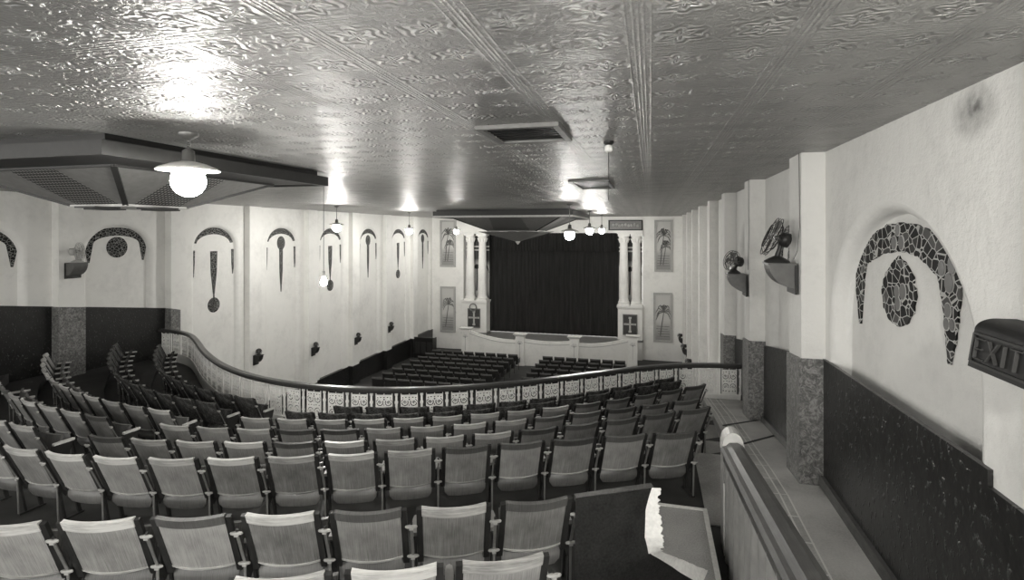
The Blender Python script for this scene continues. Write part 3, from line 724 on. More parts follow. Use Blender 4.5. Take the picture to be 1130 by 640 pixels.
for x0, x1, sd in ((-10.47, -9.02, 'left'), (-1.69, -0.42, 'right')):
    t = thing('column_pedestal', 'white pedestal block carrying the two columns %s of the stage' % sd, 'pedestal', ((x0 + x1) / 2, YS, -6.9))
    hw = (x1 - x0) / 2
    obj('block', MB().box(-hw, hw, -0.22, 0.5, 0, 2.87), 'plaster_white', t)
    obj('cap_moulding', MB().box(-hw - 0.05, hw + 0.05, -0.30, 0.52, 2.87, 2.97).box(-hw - 0.02, hw + 0.02, -0.26, 0.5, 2.80, 2.87), 'white_paint', t)
    obj('plinth_moulding', MB().box(-hw - 0.04, hw + 0.04, -0.28, 0.5, 1.06, 1.16), 'grey_frame', t)
    cr = thing('cross_panel', 'dark framed panel with pale cross on the %s column pedestal' % sd, 'panel', ((x0 + x1) / 2, YS - 0.23, -4.93), 0, 'cross panels by the stage')
    obj('panel', MB().box(-0.34, 0.34, -0.03, 0.0, -0.50, 0.50), 'cross_dark', cr)
    obj('frame', MB().box(-0.38, 0.38, -0.05, 0, 0.50, 0.55).box(-0.38, 0.38, -0.05, 0, -0.55, -0.50).box(-0.38, -0.34, -0.05, 0, -0.5, 0.5).box(0.34, 0.38, -0.05, 0, -0.5, 0.5), 'grey_frame', cr)
    cx_ = MB().box(-0.045, 0.045, -0.055, -0.03, -0.36, 0.36).box(-0.24, 0.24, -0.055, -0.03, -0.02, 0.07)
    for dx, dz in ((0, .36), (0, -.36), (-.24, .025), (.24, .025)): cx_.box(dx - 0.075, dx + 0.075, -0.055, -0.03, dz - 0.05, dz + 0.05)
    obj('cross', cx_, 'paint_pale', cr)
    mu = thing('painted_mural', 'painted palm landscape behind the column pair %s of the stage' % sd, 'mural', ((x0 + x1) / 2, YS + 0.42, -3.93), 0, 'murals behind the columns')
    obj('canvas', MB().box(-hw, hw, 0, 0.05, 0, 3.86), 'mural_scene', mu) if 'mural_scene' in M else obj('canvas', MB().box(-hw + .02, hw - .02, 0, 0.05, -3.80, 0), 'painted_scene', mu, (0, 0, 3.81))
    pm = MB()
    for px_ in (-0.05, hw - 0.29):
        pm.tube([(px_, -0.02, 0.5), (px_ + 0.03, -0.02, 1.2), (px_ + 0.02, -0.02, 1.75)], 0.035, 6)
        for i in range(9):
            a = PI * (0.0 + i / 8); pm.tube([(px_ + 0.02, -0.02, 1.75), (px_ + 0.02 + 0.14 * math.cos(a), -0.03, 1.85 + 0.18 * math.sin(a)), (px_ + 0.02 + 0.24 * math.cos(a), -0.03, 1.55 + 0.25 * math.sin(a))], [0.03, 0.045, 0.01], 5)
    obj('palm', pm, 'black_paint', mu)
    obj('pale_bands', MB().box(-hw + .02, hw - .02, -0.01, 0, 3.02, 3.10).box(-hw + .02, hw - .02, -0.01, 0, 2.82, 2.90), 'paint_pale', mu)
wr = thing('wreath_ring', 'small dark ring wreath above the left pedestal cross panel', 'wreath', (-9.78, YS - 0.32, -4.31))
wm = MB().tube([(0.20 * math.cos(2 * PI * i / 24), 0, 0.20 * math.sin(2 * PI * i / 24)) for i in range(24)], 0.035, 6, True)
obj('ring', wm, 'grey_frame', wr)

def palm_panel(loc, wd, ht, label, seed):
    rd = random.Random(seed)
    t = thing('palm_panel', label, 'painting', loc, 0, 'palm tree panels on the stage wall')
    obj('canvas', MB().box(-wd / 2, wd / 2, -0.02, 0.0, -ht / 2, ht / 2), 'palm_canvas', t)
    f = 0.11
    obj('frame', MB().box(-wd / 2, wd / 2, -0.06, 0, ht / 2 - f, ht / 2).box(-wd / 2, wd / 2, -0.06, 0, -ht / 2, -ht / 2 + f)
        .box(-wd / 2, -wd / 2 + f, -0.06, 0, -ht / 2 + f, ht / 2 - f).box(wd / 2 - f, wd / 2, -0.06, 0, -ht / 2 + f, ht / 2 - f), 'cream_frame', t)
    pm = MB()
    for bx, top, s_ in (((0.02, 0.55, 1.0), (0.12, -0.05, 0.8)) if ht > 2.69 else ((0.05, 0.30, 1.05),)):
        pm.tube([(bx - 0.18 * s_, -0.035, -ht / 2 + 0.35), (bx - 0.08, -0.035, top - 0.5), (bx, -0.035, top)], [0.028, 0.022, 0.018], 6)
        for i in range(11):
            a = PI * (-0.12 + 1.24 * i / 10) + rd.uniform(-.08, .08); L = s_ * rd.uniform(0.34, 0.46)
            c0 = Vector((bx, -0.035, top)); c1 = c0 + Vector((L * 0.6 * math.cos(a), 0, L * (0.12 + 0.85 * math.sin(a)))); c2 = c0 + Vector((L * math.cos(a), 0, L * (-0.65 + 1.25 * math.sin(a))))
            pm.tube([c0, c1, (c1 + c2) / 2 + Vector((0, 0, .03)), c2], [0.012, 0.026, 0.022, 0.006], 5)
    obj('palm', pm, 'paint_palm', t)
    gm = MB()
    for i in range(5): z = -ht / 2 + 0.3 + i * 0.13; x_ = rd.uniform(-.1, .1); gm.box(-wd / 2 + .15 + max(0, x_), wd / 2 - .15 + min(0, x_), -0.03, -0.01, z, z + 0.025)
    obj('shore', gm, 'paint_palm', t)
palm_panel((-11.42, YS, -0.70), 0.96, 2.72, 'framed palm painting upper left of the stage beside a bright lamp', 1)
palm_panel((-11.42, YS, -4.53), 0.94, 2.66, 'framed palm painting lower left of the stage', 2)
palm_panel((0.65, YS, -0.75), 0.92, 2.72, 'framed palm painting upper right of the stage under the ceiling', 3)
palm_panel((0.62, YS, -4.52), 0.96, 2.60, 'framed pale palm painting lower right of the stage', 4)
fz = thing('frieze_panel', 'long framed relief panel above the right-hand columns', 'panel', (-1.30, YS, 0.34))
obj('panel', MB().box(-0.88, 0.88, -0.03, 0, -0.27, 0.27), 'grey_frame', fz)
obj('frame', MB().box(-0.9, 0.9, -0.07, 0, 0.22, 0.28).box(-0.9, 0.9, -0.07, 0, -0.28, -0.22).box(-0.9, -0.82, -0.07, 0, -0.22, 0.22).box(0.82, 0.9, -0.07, 0, -0.22, 0.22), 'vent_beam', fz)
rm = MB()
for i in range(9): rm.ball((-0.64 + i * 0.16, -0.03, 0.03 * math.sin(i * 2.1)), 0.075, 8, 6)
obj('relief', rm, 'cream_frame', fz)
struct('trim_5', MB().box(-10.5, -8.95, YS - 0.10, YS + 0.3, -0.13, -0.02).box(-1.75, -0.40, YS - 0.10, YS + 0.3, -0.13, -0.02), 'white_paint')

# stage front: bowed low wall with four posts
fw = thing('stage_front_wall', 'low white bowed wall with sagging top between posts before the stage', 'wall', (0, 0, 0))
PO = [(-9.52, 26.95), (-6.32, 26.0), (-3.60, 26.0), (-0.85, 26.95)]
for (xa, ya), (xb, yb), sg in ((PO[0], PO[1], 0), (PO[1], PO[2], 1), (PO[2], PO[3], 2)):
    n = 16; a_, b_ = [], []
    def top(t): 
        if sg == 1: return -5.34 - 0.10 * math.sin(PI * t)
        tt = t if sg == 0 else 1 - t
        return -5.20 - 0.33 * math.sin(min(1, tt * 1.25) * PI / 2) + 0.10 * tt ** 3
    mb = MB()
    for i in range(n):
        t0, t1 = i / n, (i + 1) / n
        p0 = (xa + (xb - xa) * t0, ya + (yb - ya) * t0); p1 = (xa + (xb - xa) * t1, ya + (yb - ya) * t1)
        mb.hexa([(p0[0], p0[1], -6.9), (p1[0], p1[1], -6.9), (p1[0], p1[1] + 0.12, -6.9), (p0[0], p0[1] + 0.12, -6.9)],
                [(p0[0], p0[1], top(t0)), (p1[0], p1[1], top(t1)), (p1[0], p1[1] + 0.12, top(t1)), (p0[0], p0[1] + 0.12, top(t0))])
    obj('wall_panel', mb, 'plaster_white', fw, fix=True)
    lm = MB()
    for i in range(n):
        t0, t1 = i / n, (i + 1) / n
        p0 = (xa + (xb - xa) * t0, ya + (yb - ya) * t0); p1 = (xa + (xb - xa) * t1, ya + (yb - ya) * t1)
        for dz in (-0.16,): lm.bar((p0[0], p0[1] - 0.01, top(t0) + dz), (p1[0], p1[1] - 0.01, top(t1) + dz), 0.02, 0.025)
    obj('painted_line', lm, 'cream_frame', fw)
for i, (x, y) in enumerate(PO):
    ps = obj('post', MB().box(x - 0.22, x + 0.22, y - 0.12, y + 0.22, -6.9, -5.22), 'plaster_white', fw)
    obj('post_cap', MB().hexa([(x - 0.24, y - 0.14, -5.22), (x + 0.24, y - 0.14, -5.22), (x + 0.24, y + 0.24, -5.22), (x - 0.24, y + 0.24, -5.22)], [(x - 0.34, y - 0.22, -5.12), (x + 0.34, y - 0.22, -5.12), (x + 0.34, y + 0.30, -5.12), (x - 0.34, y + 0.30, -5.12)]), 'white_paint', ps)
    fm = MB()
    for k in range(6): a = PI * (0.1 + 0.8 * k / 5); fm.bar((x, y - 0.125, -5.62), (x + 0.16 * math.cos(a), y - 0.125, -5.60 + 0.16 * math.sin(a)), 0.022, 0.01)
    fm.bar((x, y - 0.125, -6.3), (x, y - 0.125, -5.62), 0.02, 0.01)
    obj('painted_palm', fm, 'grey_frame', ps)

# ================================================================ STALLS SEATS
def stall_mesh():
    mb = MB()
    mb.grid(lambda u, v: ((u * 2 - 1) * 0.24, -0.10 * v - 0.03 * (1 - (u * 2 - 1) ** 2), 0.38 + 0.36 * v), 6, 2, (0, 0.02, 0))
    mb.grid(lambda u, v: ((u * 2 - 1) * 0.22, 0.06 + 0.05 * v, 0.22 + 0.36 * v), 4, 2, (0, 0.03, 0))
    for x in (-0.262, 0.262): mb.box(x - 0.010, x + 0.010, 0.03, 0.06, 0.0, 0.52); mb.box(x - 0.012, x + 0.012, 0.0, 0.30, 0.50, 0.525); mb.box(x - 0.01, x + 0.01, 0.0, 0.28, 0.30, 0.50)
    return mb.mesh('stalls_seat', 'stall_seat')
stm = stall_mesh()
stc = MB().grid(lambda u, v: ((u * 2 - 1) * 0.235, -0.105 - 0.03 * (1 - (u * 2 - 1) ** 2), 0.69 + 0.06 * v), 6, 1, (0, 0.03, 0)).mesh('top_rail', 'stall_cap')
def stalls_z(y): return -6.0 + (FLOOR_S + 6.0) * (y - 6) / (YS - 6)
for r in range(8):
    y = 25.0 - 0.86 * r; zf = stalls_z(y)
    for side, xs_ in (('left', np.arange(-6.42, -10.9 + 0.02 * r, -0.56)), ('right', np.arange(-4.72, -0.9, 0.56))):
        for i, x in enumerate(xs_):
            lab = 'dark stalls seat, %s from the centre aisle, %s row from the stage, %s block' % (ORD[i + 1], ORD[r + 1], side)
            o = tag(link('stalls_seat', stm, None, (float(x), y, zf + 0.004)), lab, 'seat', 'stalls seats in the %s block' % side)
            link('top_rail', stc, o)
# boxed enclosure at the left of the stalls
bx = thing('orchestra_box', 'low dark panelled enclosure by the left wall near the stage', 'enclosure', (-11.5, 26.2, stalls_z(26.2)))
obj('box', MB().box(-0.65, 0.40, -0.03, 0.03, 0, 1.05).box(0.35, 0.40, 0.03, 0.5, 0, 1.05), 'black_paint', bx)
bb = MB()
for x in (-0.48, -0.12, 0.23): bb.box(x - 0.14, x + 0.14, -0.05, -0.03, 0.25, 0.85)
obj('panels', bb, 'vent_rib', bx)
obj('top_rail', MB().box(-0.65, 0.42, -0.05, 0.05, 1.05, 1.10), 'vent_rib', bx)

# ================================================================ WALL MOSAICS
def ell(cy, cz, a, b, a0, a1, n): return [(cy + a * math.cos(a0 + (a1 - a0) * i / n), cz + b * math.sin(a0 + (a1 - a0) * i / n)) for i in range(n + 1)]
def wall_mosaic(X, sg, yc, kind, label, mat='mosaic_small'):
    t = thing('wall_mosaic', label, 'mosaic', (X, yc, 0), 0, 'stone mosaics in the wall niches')
    th = (sg * 0.014, 0, 0)
    P_ = lambda L: [(0, y, z) for y, z in L]
    def st(name, A, B): obj(name, MB().strip(P_(A), P_(B), th), mat, t, fix=True)
    def disc(name, cy, cz, a, b): obj(name, MB().poly(P_(ell(cy, cz, a, b, 0, 2 * PI, 28)[:-1]), th), mat, t, fix=True)
    if kind == 'near':
        O = [(5.527, -0.846), (5.6, -0.543), (5.611, -0.257), (5.543, -0.229), (5.412, -0.118), (5.169, -0.004), (4.931, 0.055), (4.701, 0.066), (4.465, 0.049), (4.242, 0.003), (4.064, -0.074), (3.945, -0.168), (3.858, -0.286), (3.883, -0.417), (3.913, -0.562), (3.934, -0.679), (3.998, -0.848)]
        I = [(5.498, -0.837), (5.433, -0.525), (5.39, -0.335), (5.349, -0.284), (5.267, -0.248), (5.112, -0.202), (4.966, -0.173), (4.764, -0.155), (4.594, -0.152), (4.424, -0.178), (4.267, -0.24), (4.157, -0.299), (4.122, -0.374), (4.087, -0.472), (4.064, -0.586), (4.048, -0.719), (4.02, -0.853)]
        D = [(4.732, -0.192), (4.846, -0.248), (4.966, -0.343), (5.038, -0.483), (5.002, -0.613), (4.897, -0.701), (4.732, -0.741), (4.58, -0.677), (4.479, -0.569), (4.451, -0.434), (4.493, -0.327), (4.609, -0.234)]
        q = random.Random(5)
        def rough(L, amp, closed=False):
            out = []
            for a, b in zip(L, L[1:] + ([L[0]] if closed else [])):
                for k in range(5):
                    t = k / 5; out.append((a[0] + (b[0] - a[0]) * t + q.uniform(-amp, amp) - yc, a[1] + (b[1] - a[1]) * t + q.uniform(-amp, amp)))
            return out if closed else out + [(L[-1][0] - yc, L[-1][1])]
        st('arch_band', rough(O, 0.008), rough(I, 0.008))
        obj('medallion', MB().poly(P_(rough(D, 0.010, True)), th), mat, t, fix=True)
        for y, z, a in ((4.797, -0.089, 0.042), (4.67, -0.086, 0.042), (4.732, 0.012, 0.034), (4.748, -0.467, 0.040), (4.647, -0.455, 0.048), (4.732, -0.556, 0.040), (4.087, -0.24, 0.040), (3.966, -0.215, 0.044), (3.998, -0.327, 0.05), (4.015, -0.506, 0.036), (4.031, -0.595, 0.03), (3.962, -0.59, 0.03)):
            obj('pebble', MB().poly([(0, y - yc + a * math.cos(2 * PI * i / 18), z + a * 1.25 * math.sin(2 * PI * i / 18)) for i in range(18)], (sg * 0.021, 0, 0)), 'shelf_grey', t, fix=True)
            obj('joint', MB().poly([(0, y - yc + (a + .007) * math.cos(2 * PI * i / 18), z + (a * 1.25 + .007) * math.sin(2 * PI * i / 18)) for i in range(18)], (sg * 0.018, 0, 0)), 'cream_frame', t, fix=True)
    elif kind == 'wide':
        A = ell(0, -0.30, 0.78, 0.40, 0, PI, 26); B = ell(0, -0.30, 0.58, 0.20, 0, PI, 26); st('arch_band', A, B)
        for s_ in (-1, 1): st('tail', [(s_ * 0.78, -0.30), (s_ * 0.74, -0.52), (s_ * 0.70, -0.72)], [(s_ * 0.58, -0.30), (s_ * 0.62, -0.50), (s_ * 0.66, -0.72)])
        disc('medallion', 0, -0.38, 0.26, 0.25)
    else:
        A = ell(0, -0.38, 0.80, 0.50, 0.12, PI - 0.12, 24); B = ell(0, -0.38, 0.64, 0.30, 0.12, PI - 0.12, 24); st('arch_band', A, B)
        for s_ in (-1, 1): st('tail', [(s_ * 0.82, -0.54), (s_ * 0.80, -0.95), (s_ * 0.74, -1.30)], [(s_ * 0.68, -0.54), (s_ * 0.69, -0.95), (s_ * 0.72, -1.30)])
        if kind == 'drop':
            st('stripe', [(-0.13, -0.58), (-0.11, -1.2), (-0.025, -1.85), (-0.02, -2.0)], [(0.13, -0.58), (0.11, -1.2), (0.025, -1.85), (0.02, -2.0)])
            disc('medallion', 0, -2.17, 0.22, 0.22)
        else:
            disc('medallion', 0, -0.40, 0.20, 0.24)
            st('stripe', [(-0.09, -0.60), (-0.08, -1.4), (-0.015, -2.10)], [(0.09, -0.60), (0.08, -1.4), (0.015, -2.10)])
names = ['arched mosaic cut off at the left photo edge', 'arched mosaic with a round medallion in the left balcony niche', 'arched mosaic with long drop and disc, nearest niche past the balcony',
         'arched mosaic with oval and spike in the second left niche past the balcony', 'arched mosaic behind the starry bulb, third left niche past the balcony',
         'arched mosaic with oval and spike under a scribbled patch, fourth left niche', 'arched mosaic with drop and disc, fifth left niche past the balcony', 'arched mosaic with spike in the left niche next to the stage']
for yc, kd, l in zip(NICHE_L, ['wide', 'wide', 'drop', 'spike', 'drop', 'spike', 'drop', 'spike'], names):
    wall_mosaic(XL - 0.112, 1, yc, kd, l)
wall_mosaic(XR + 0.158, -1, 4.46, 'near', 'large arched mosaic with oval medallion on the near right wall', 'mosaic_stone')
wall_mosaic(XR + 0.108, -1, NICHE_R[1], 'wide', 'mosaic in the right wall niche behind the larger fan')
wall_mosaic(XR + 0.108, -1, NICHE_R[2], 'wide', 'mosaic in the right wall niche behind the smaller fan')

# ================================================================ FANS ON BRACKETS
def bracket(loc, rz, label, w_=0.26, d_=0.27, h_=0.24, mat='shelf_grey'):
    t = thing('wall_bracket', label, 'bracket', loc, rz, 'grey wall brackets')
    # local: wall at x=0, shelf projects along +x
    obj('shelf', MB().box(0, d_, -w_ / 2 - 0.015, w_ / 2 + 0.015, -0.02, 0.0), mat, t)
    n = 8; arc = [(d_ * 0.94 * math.cos(PI / 2 * i / n), -0.02 - h_ * math.sin(PI / 2 * i / n)) for i in range(n + 1)]
    obj('body', MB().poly([(0, -w_ / 2, -0.02)] + [(x, -w_ / 2, z) for x, z in arc], (0, w_, 0)), mat, t)
    obj('back_plate', MB().box(0, 0.018, -w_ / 2 - 0.02, w_ / 2 + 0.02, -0.32 * h_ / 0.24, -0.02), 'dark_iron', t)
def fan(loc, rz, label, r=0.19, tilt=0.35, mat='dark_iron'):
    t = thing('desk_fan', label, 'fan', loc, rz, 'fans on wall brackets')
    # faces local +x
    H = r * 1.25; ca, sa = math.cos(tilt), math.sin(tilt)
    def R(x, y, z): return (x * ca - z * sa * 0 - 0.0 + z * -sa, y, H + x * sa * 0.6 + z * ca)
    obj('base', MB().lathe([(r * 0.62, 0), (r * 0.60, 0.02), (r * 0.35, 0.05), (0.03, 0.07)], 16), mat, t)
    obj('stem', MB().tube([(0, 0, 0.05), (-0.03, 0, H * 0.6), (-0.04, 0, H)], [0.03, 0.022, 0.03], 8), mat, t)
    obj('motor', MB().tube([R(-0.15, 0, 0), R(-0.13, 0, 0), R(-0.05, 0, 0), R(-0.02, 0, 0)], [0.03, 0.078, 0.078, 0.04], 12), mat, t)
    cg = MB()
    for rr, xx in ((r, 0.03), (r, 0.075), (r * 0.62, 0.10), (r * 0.3, 0.105), (r * 0.62, -0.01)):
        cg.tube([R(xx, rr * math.cos(2 * PI * i / 24), rr * math.sin(2 * PI * i / 24)) for i in range(24)], 0.0045, 5, True)
    for i in range(12):
        a = 2 * PI * i / 12; c_, s_ = math.cos(a), math.sin(a)
        cg.tube([R(-0.03, 0.04 * c_, 0.04 * s_), R(0.0, r * 0.7 * c_, r * 0.7 * s_), R(0.05, r * c_, r * s_), R(0.095, r * 0.7 * c_, r * 0.7 * s_), R(0.105, 0.03 * c_, 0.03 * s_)], 0.003, 4)
    obj('cage', cg, mat, t)
    for i in range(4):
        a0 = 2 * PI * i / 4
        def bl_(u, v):
            rr = 0.03 + (r * 0.86 - 0.03) * v; a = a0 + (u - 0.5) * (0.95 - 0.2 * v)
            return R(0.045 + (u - 0.5) * 0.04, rr * math.cos(a), rr * math.sin(a))
        obj('blade', MB().grid(bl_, 4, 4, (0.003, 0, 0)), 'shelf_grey' if mat == 'dark_iron' else mat, t)
    obj('hub', MB().tube([R(-0.02, 0, 0), R(0.06, 0, 0)], [0.03, 0.02], 10), 'brass_dull', t)
bracket((1.455, 6.22, -0.33), PI, 'grey quarter-round bracket on the nearer right pilaster', 0.30, 0.27, 0.24)
fan((1.30, 6.22, -0.33), PI - 0.05, 'large dark desk fan on the nearer right wall bracket', 0.21, 0.42)
bracket((1.455, 9.14, -0.67), PI, 'grey quarter-round bracket on the farther right pilaster', 0.30, 0.28, 0.26)
fan((1.29, 9.14, -0.67), PI + 0.55, 'small dark desk fan on the farther right wall bracket', 0.16, 0.25)
bracket((XL + 0.225, 8.86, -0.67), 0, 'grey bracket on the left balcony pilaster', 0.30, 0.26, 0.26)
fan((XL + 0.36, 8.86, -0.67), 0.6, 'pale blurred desk fan on the left balcony pilaster bracket', 0.19, 0.1, 'cream_frame')
for y, z, l in ((14.46, -3.93, 'nearest'), (17.46, -4.32, 'second nearest'), (20.46, -4.52, 'third nearest'), (23.46, -4.55, 'farthest')):
    bracket((XL + 0.20, y, z), 0, '%s dark bracket low on the left stalls wall' % l, 0.20, 0.22, 0.24, 'dark_iron')
    fan((XL + 0.32, y, z), -0.9, 'small fan on the %s left stalls wall bracket' % l, 0.09, 0.1)
for y, z, l in ((20.9, -4.95, 'nearest'), (23.84, -5.0, 'middle'), (26.79, -5.1, 'farthest')):
    bracket((1.48, y, z), PI, '%s dark bracket low on the right stalls wall' % l, 0.18, 0.2, 0.22, 'dark_iron')
    fan((1.36, y, z), PI + 0.9, 'small fan on the %s right stalls wall bracket' % l, 0.10, 0.1)
tag(obj('electric_cable', MB().tube([(1.47, 6.04, CZ), (1.472, 6.03, 0.4), (1.472, 6.02, 0.05), (1.46, 6.06, -0.2), (1.44, 6.12, -0.29)], 0.004, 5), 'shelf_grey'), 'thin cable running down the near right pilaster to the fan', 'cable')
tag(obj('electric_cable', MB().tube([(1.47, 8.95, CZ), (1.472, 8.95, 0.3), (1.472, 8.93, 0.0), (1.47, 9.0, -0.6)], 0.004, 5), 'shelf_grey'), 'thin cable running down the farther right pilaster to the fan', 'cable')

# exit sign
ex = thing('exit_sign', 'dark arched EXIT lantern box on the right wall at the photo edge', 'sign', (1.56, 2.85, -0.655))
n = 10
prof = [(-0.06, 0.0), (-0.032, 0.175)] + [(0.06 - 0.092 * math.cos(PI * i / n * 0.5 + 0.0), 0.175 + 0.06 * math.sin(PI * i / n * 0.5)) for i in range(1, n + 1)] + [(0.15, 0.235), (0.15, 0.0)]
obj('case', MB().poly([(x, -0.24, z) for x, z in prof], (0, 0.48, 0)), 'sign_dark', ex, fix=True)
def fp(y, z): return (-0.062 + 0.15 * z - 0.004, y, z)
fr = MB()
for a, b in (((-0.215, 0.03), (0.215, 0.03)), ((-0.215, 0.165), (0.215, 0.165)), ((-0.215, 0.03), (-0.215, 0.165)), ((0.215, 0.03), (0.215, 0.165))): fr.bar(fp(*a), fp(*b), 0.012, 0.012)
obj('face_frame', fr, 'vent_rib', ex)
def stroke(name, segs):
    mb = MB()
    for a, b in segs: mb.bar(fp(*a), fp(*b), 0.006, 0.014, (1, 0, 0)); 
    obj(name, mb, 'sign_letter', ex)
zt, zm, zb = 0.145, 0.098, 0.052
def letter(name, y, L): stroke(name, [((y - a[0], a[1]), (y - b[0], b[1])) for a, b in L])
letter('letter_e', 0.19, [((0, zb), (0, zt)), ((0, zt), (0.065, zt)), ((0, zm), (0.05, zm)), ((0, zb), (0.065, zb))])
letter('letter_x', 0.095, [((0, zb), (0.07, zt)), ((0, zt), (0.07, zb))])
letter('letter_i', -0.02, [((0, zb), (0, zt))])
letter('letter_t', -0.06, [((0, zt), (0.08, zt)), ((0.04, zb), (0.04, zt))])
obj('wall_bracket', MB().box(0.14, 0.16, -0.05, 0.05, 0.05, 0.2), 'sign_dark', ex)

# ================================================================ CEILING FIXTURES
def pendant(x, y, zg, label, s=1.0, mat='globe_far', chain=False):
    t = thing('pendant_lamp', label, 'lamp', (x, y, CZ), 0, 'white globe pendants')
    d = zg - CZ                                       # globe centre below the ceiling
    obj('canopy', MB().lathe([(0.075 * s, 0), (0.075 * s, -0.02), (0.045 * s, -0.04), (0.012, -0.055)], 16), 'brass_dull', t)
    top = d + 0.145 * s
    if chain:
        cm = MB(); n = 6; z = -0.04
        st = (top + 0.10 * s - z) / n
        for i in range(n):
            zc_ = z + st * (i + .5); rx = 0.016
            pts_ = [((rx * math.cos(2 * PI * k / 10)) if i % 2 else 0, 0 if i % 2 else rx * math.cos(2 * PI * k / 10), zc_ + st * 0.62 * math.sin(2 * PI * k / 10)) for k in range(10)]
            cm.tube(pts_, 0.0045, 5, True)
        obj('chain', cm, 'brass_dull', t)
    else: obj('rod', MB().tube([(0, 0, -0.03), (0, 0, top + 0.08 * s)], 0.010 * s, 8), 'brass_dull', t)
    obj('fitter', MB().lathe([(0.020 * s, top + 0.12 * s), (0.045 * s, top + 0.10 * s), (0.048 * s, top + 0.02 * s), (0.075 * s, top - 0.01 * s)], 16), 'brass_dull', t)
    obj('shade', MB().lathe([(0.06 * s, top + 0.012 * s), (0.13 * s, top - 0.005 * s), (0.215 * s, top - 0.04 * s), (0.235 * s, top - 0.055 * s), (0.232 * s, top - 0.062 * s), (0.21 * s, top - 0.050 * s), (0.13 * s, top - 0.018 * s), (0.06 * s, top - 0.002 * s)], 28), 'shade_white', t)
    obj('globe', MB().ball((0, 0, d), 0.128 * s, 24, 14), mat, t)
pendant(-3.64, 3.55, 0.41, 'large white shaded globe pendant hanging over the near balcony seats', 1.0, 'globe_near', True)
pendant(-9.5, 14.8, 0.12, 'white globe pendant nearest on the left side of the hall', 1.0)
pendant(-9.6, 20.2, 0.02, 'white globe pendant second on the left side of the hall', 1.0)
pendant(-9.6, 25.7, 0.0, 'white globe pendant glowing before the upper left palm painting', 1.0)
pendant(-2.27, 15.4, -0.10, 'white globe pendant nearest of the trio before the stage', 1.15, 'globe_trio')
pendant(-2.28, 20.7, 0.02, 'white globe pendant in the middle of the trio before the stage', 1.15, 'globe_trio')
pendant(-2.28, 26.0, 0.03, 'white globe pendant farthest of the trio before the stage', 1.15, 'globe_trio')
pendant(-8.8, -0.9, 0.41, 'unseen white globe pendant added for fill light behind the camera on the left', 1.0, 'globe_back_fill', True)  # this lamp and the next are added out of view for brightness
pendant(-3.6, -1.6, 0.41, 'unseen white globe pendant added for fill light behind the camera in the middle', 1.0, 'globe_back_fill', True)
pendant(0.85, 0.1, 0.41, 'unseen white globe pendant added for fill light behind the camera on the right', 1.0, 'globe_aisle_fill', True)  # added lamp out of view, brightens the right aisle
# bare bulb on a long cord from the ventilator corner
bb = thing('hanging_bulb', 'bare dazzling bulb on a long cord from the left ventilator corner', 'lamp', (-4.24, 6.3, 0.55))
obj('cord', MB().tube([(0, 0, 0.05), (0, 0, -1.10)], 0.004, 5), 'dark_iron', bb)
obj('socket', MB().tube([(0, 0, -1.08), (0, 0, -1.16)], 0.018, 8), 'brass_dull', bb)
obj('bulb', MB().lathe([(0.016, -1.15), (0.03, -1.19), (0.042, -1.23), (0.036, -1.265), (0.002, -1.28)], 14), 'bulb_lit', bb)
cs_ = thing('ceiling_lampholder', 'small white ceiling lampholder with a dangling pull cord', 'lampholder', (-0.36, 4.80, CZ))
obj('rose', MB().lathe([(0.045, 0), (0.045, -0.02), (0.025, -0.035)], 14), 'black_paint', cs_)
obj('holder', MB().lathe([(0.020, -0.03), (0.034, -0.045), (0.036, -0.085), (0.022, -0.095)], 14), 'shade_white', cs_)
obj('pull_cord', MB().tube([(0, 0, -0.09), (0, 0, -0.52)], 0.0025, 5), 'dark_iron', cs_)
def vent(x0, x1, y0, y1, label):
    t = thing('ceiling_vent', label, 'vent', ((x0 + x1) / 2, (y0 + y1) / 2, CZ), 0, 'ceiling vents')
    hx, hy = (x1 - x0) / 2, (y1 - y0) / 2; f = 0.05
    obj('frame', MB().box(-hx - f, hx + f, -hy - f, -hy, -0.03, 0).box(-hx - f, hx + f, hy, hy + f, -0.03, 0).box(-hx - f, -hx, -hy, hy, -0.03, 0).box(hx, hx + f, -hy, hy, -0.03, 0), 'grey_frame', t)
    obj('dark_opening', MB().box(-hx, hx, -hy, hy, -0.006, 0), 'black_paint', t)
    lv = MB(); n = 7
    for i in range(n): y = -hy + (i + .5) * 2 * hy / n; lv.bar((-hx, y, -0.012), (hx, y, -0.012), 0.03, 0.006)
    obj('louvre', lv, 'black_paint', t)
vent(-1.24, -0.70, 3.90, 4.50, 'nearer dark rectangular ceiling vent with pale frame')
vent(-1.20, -0.68, 8.35, 9.75, 'farther dark rectangular ceiling vent')

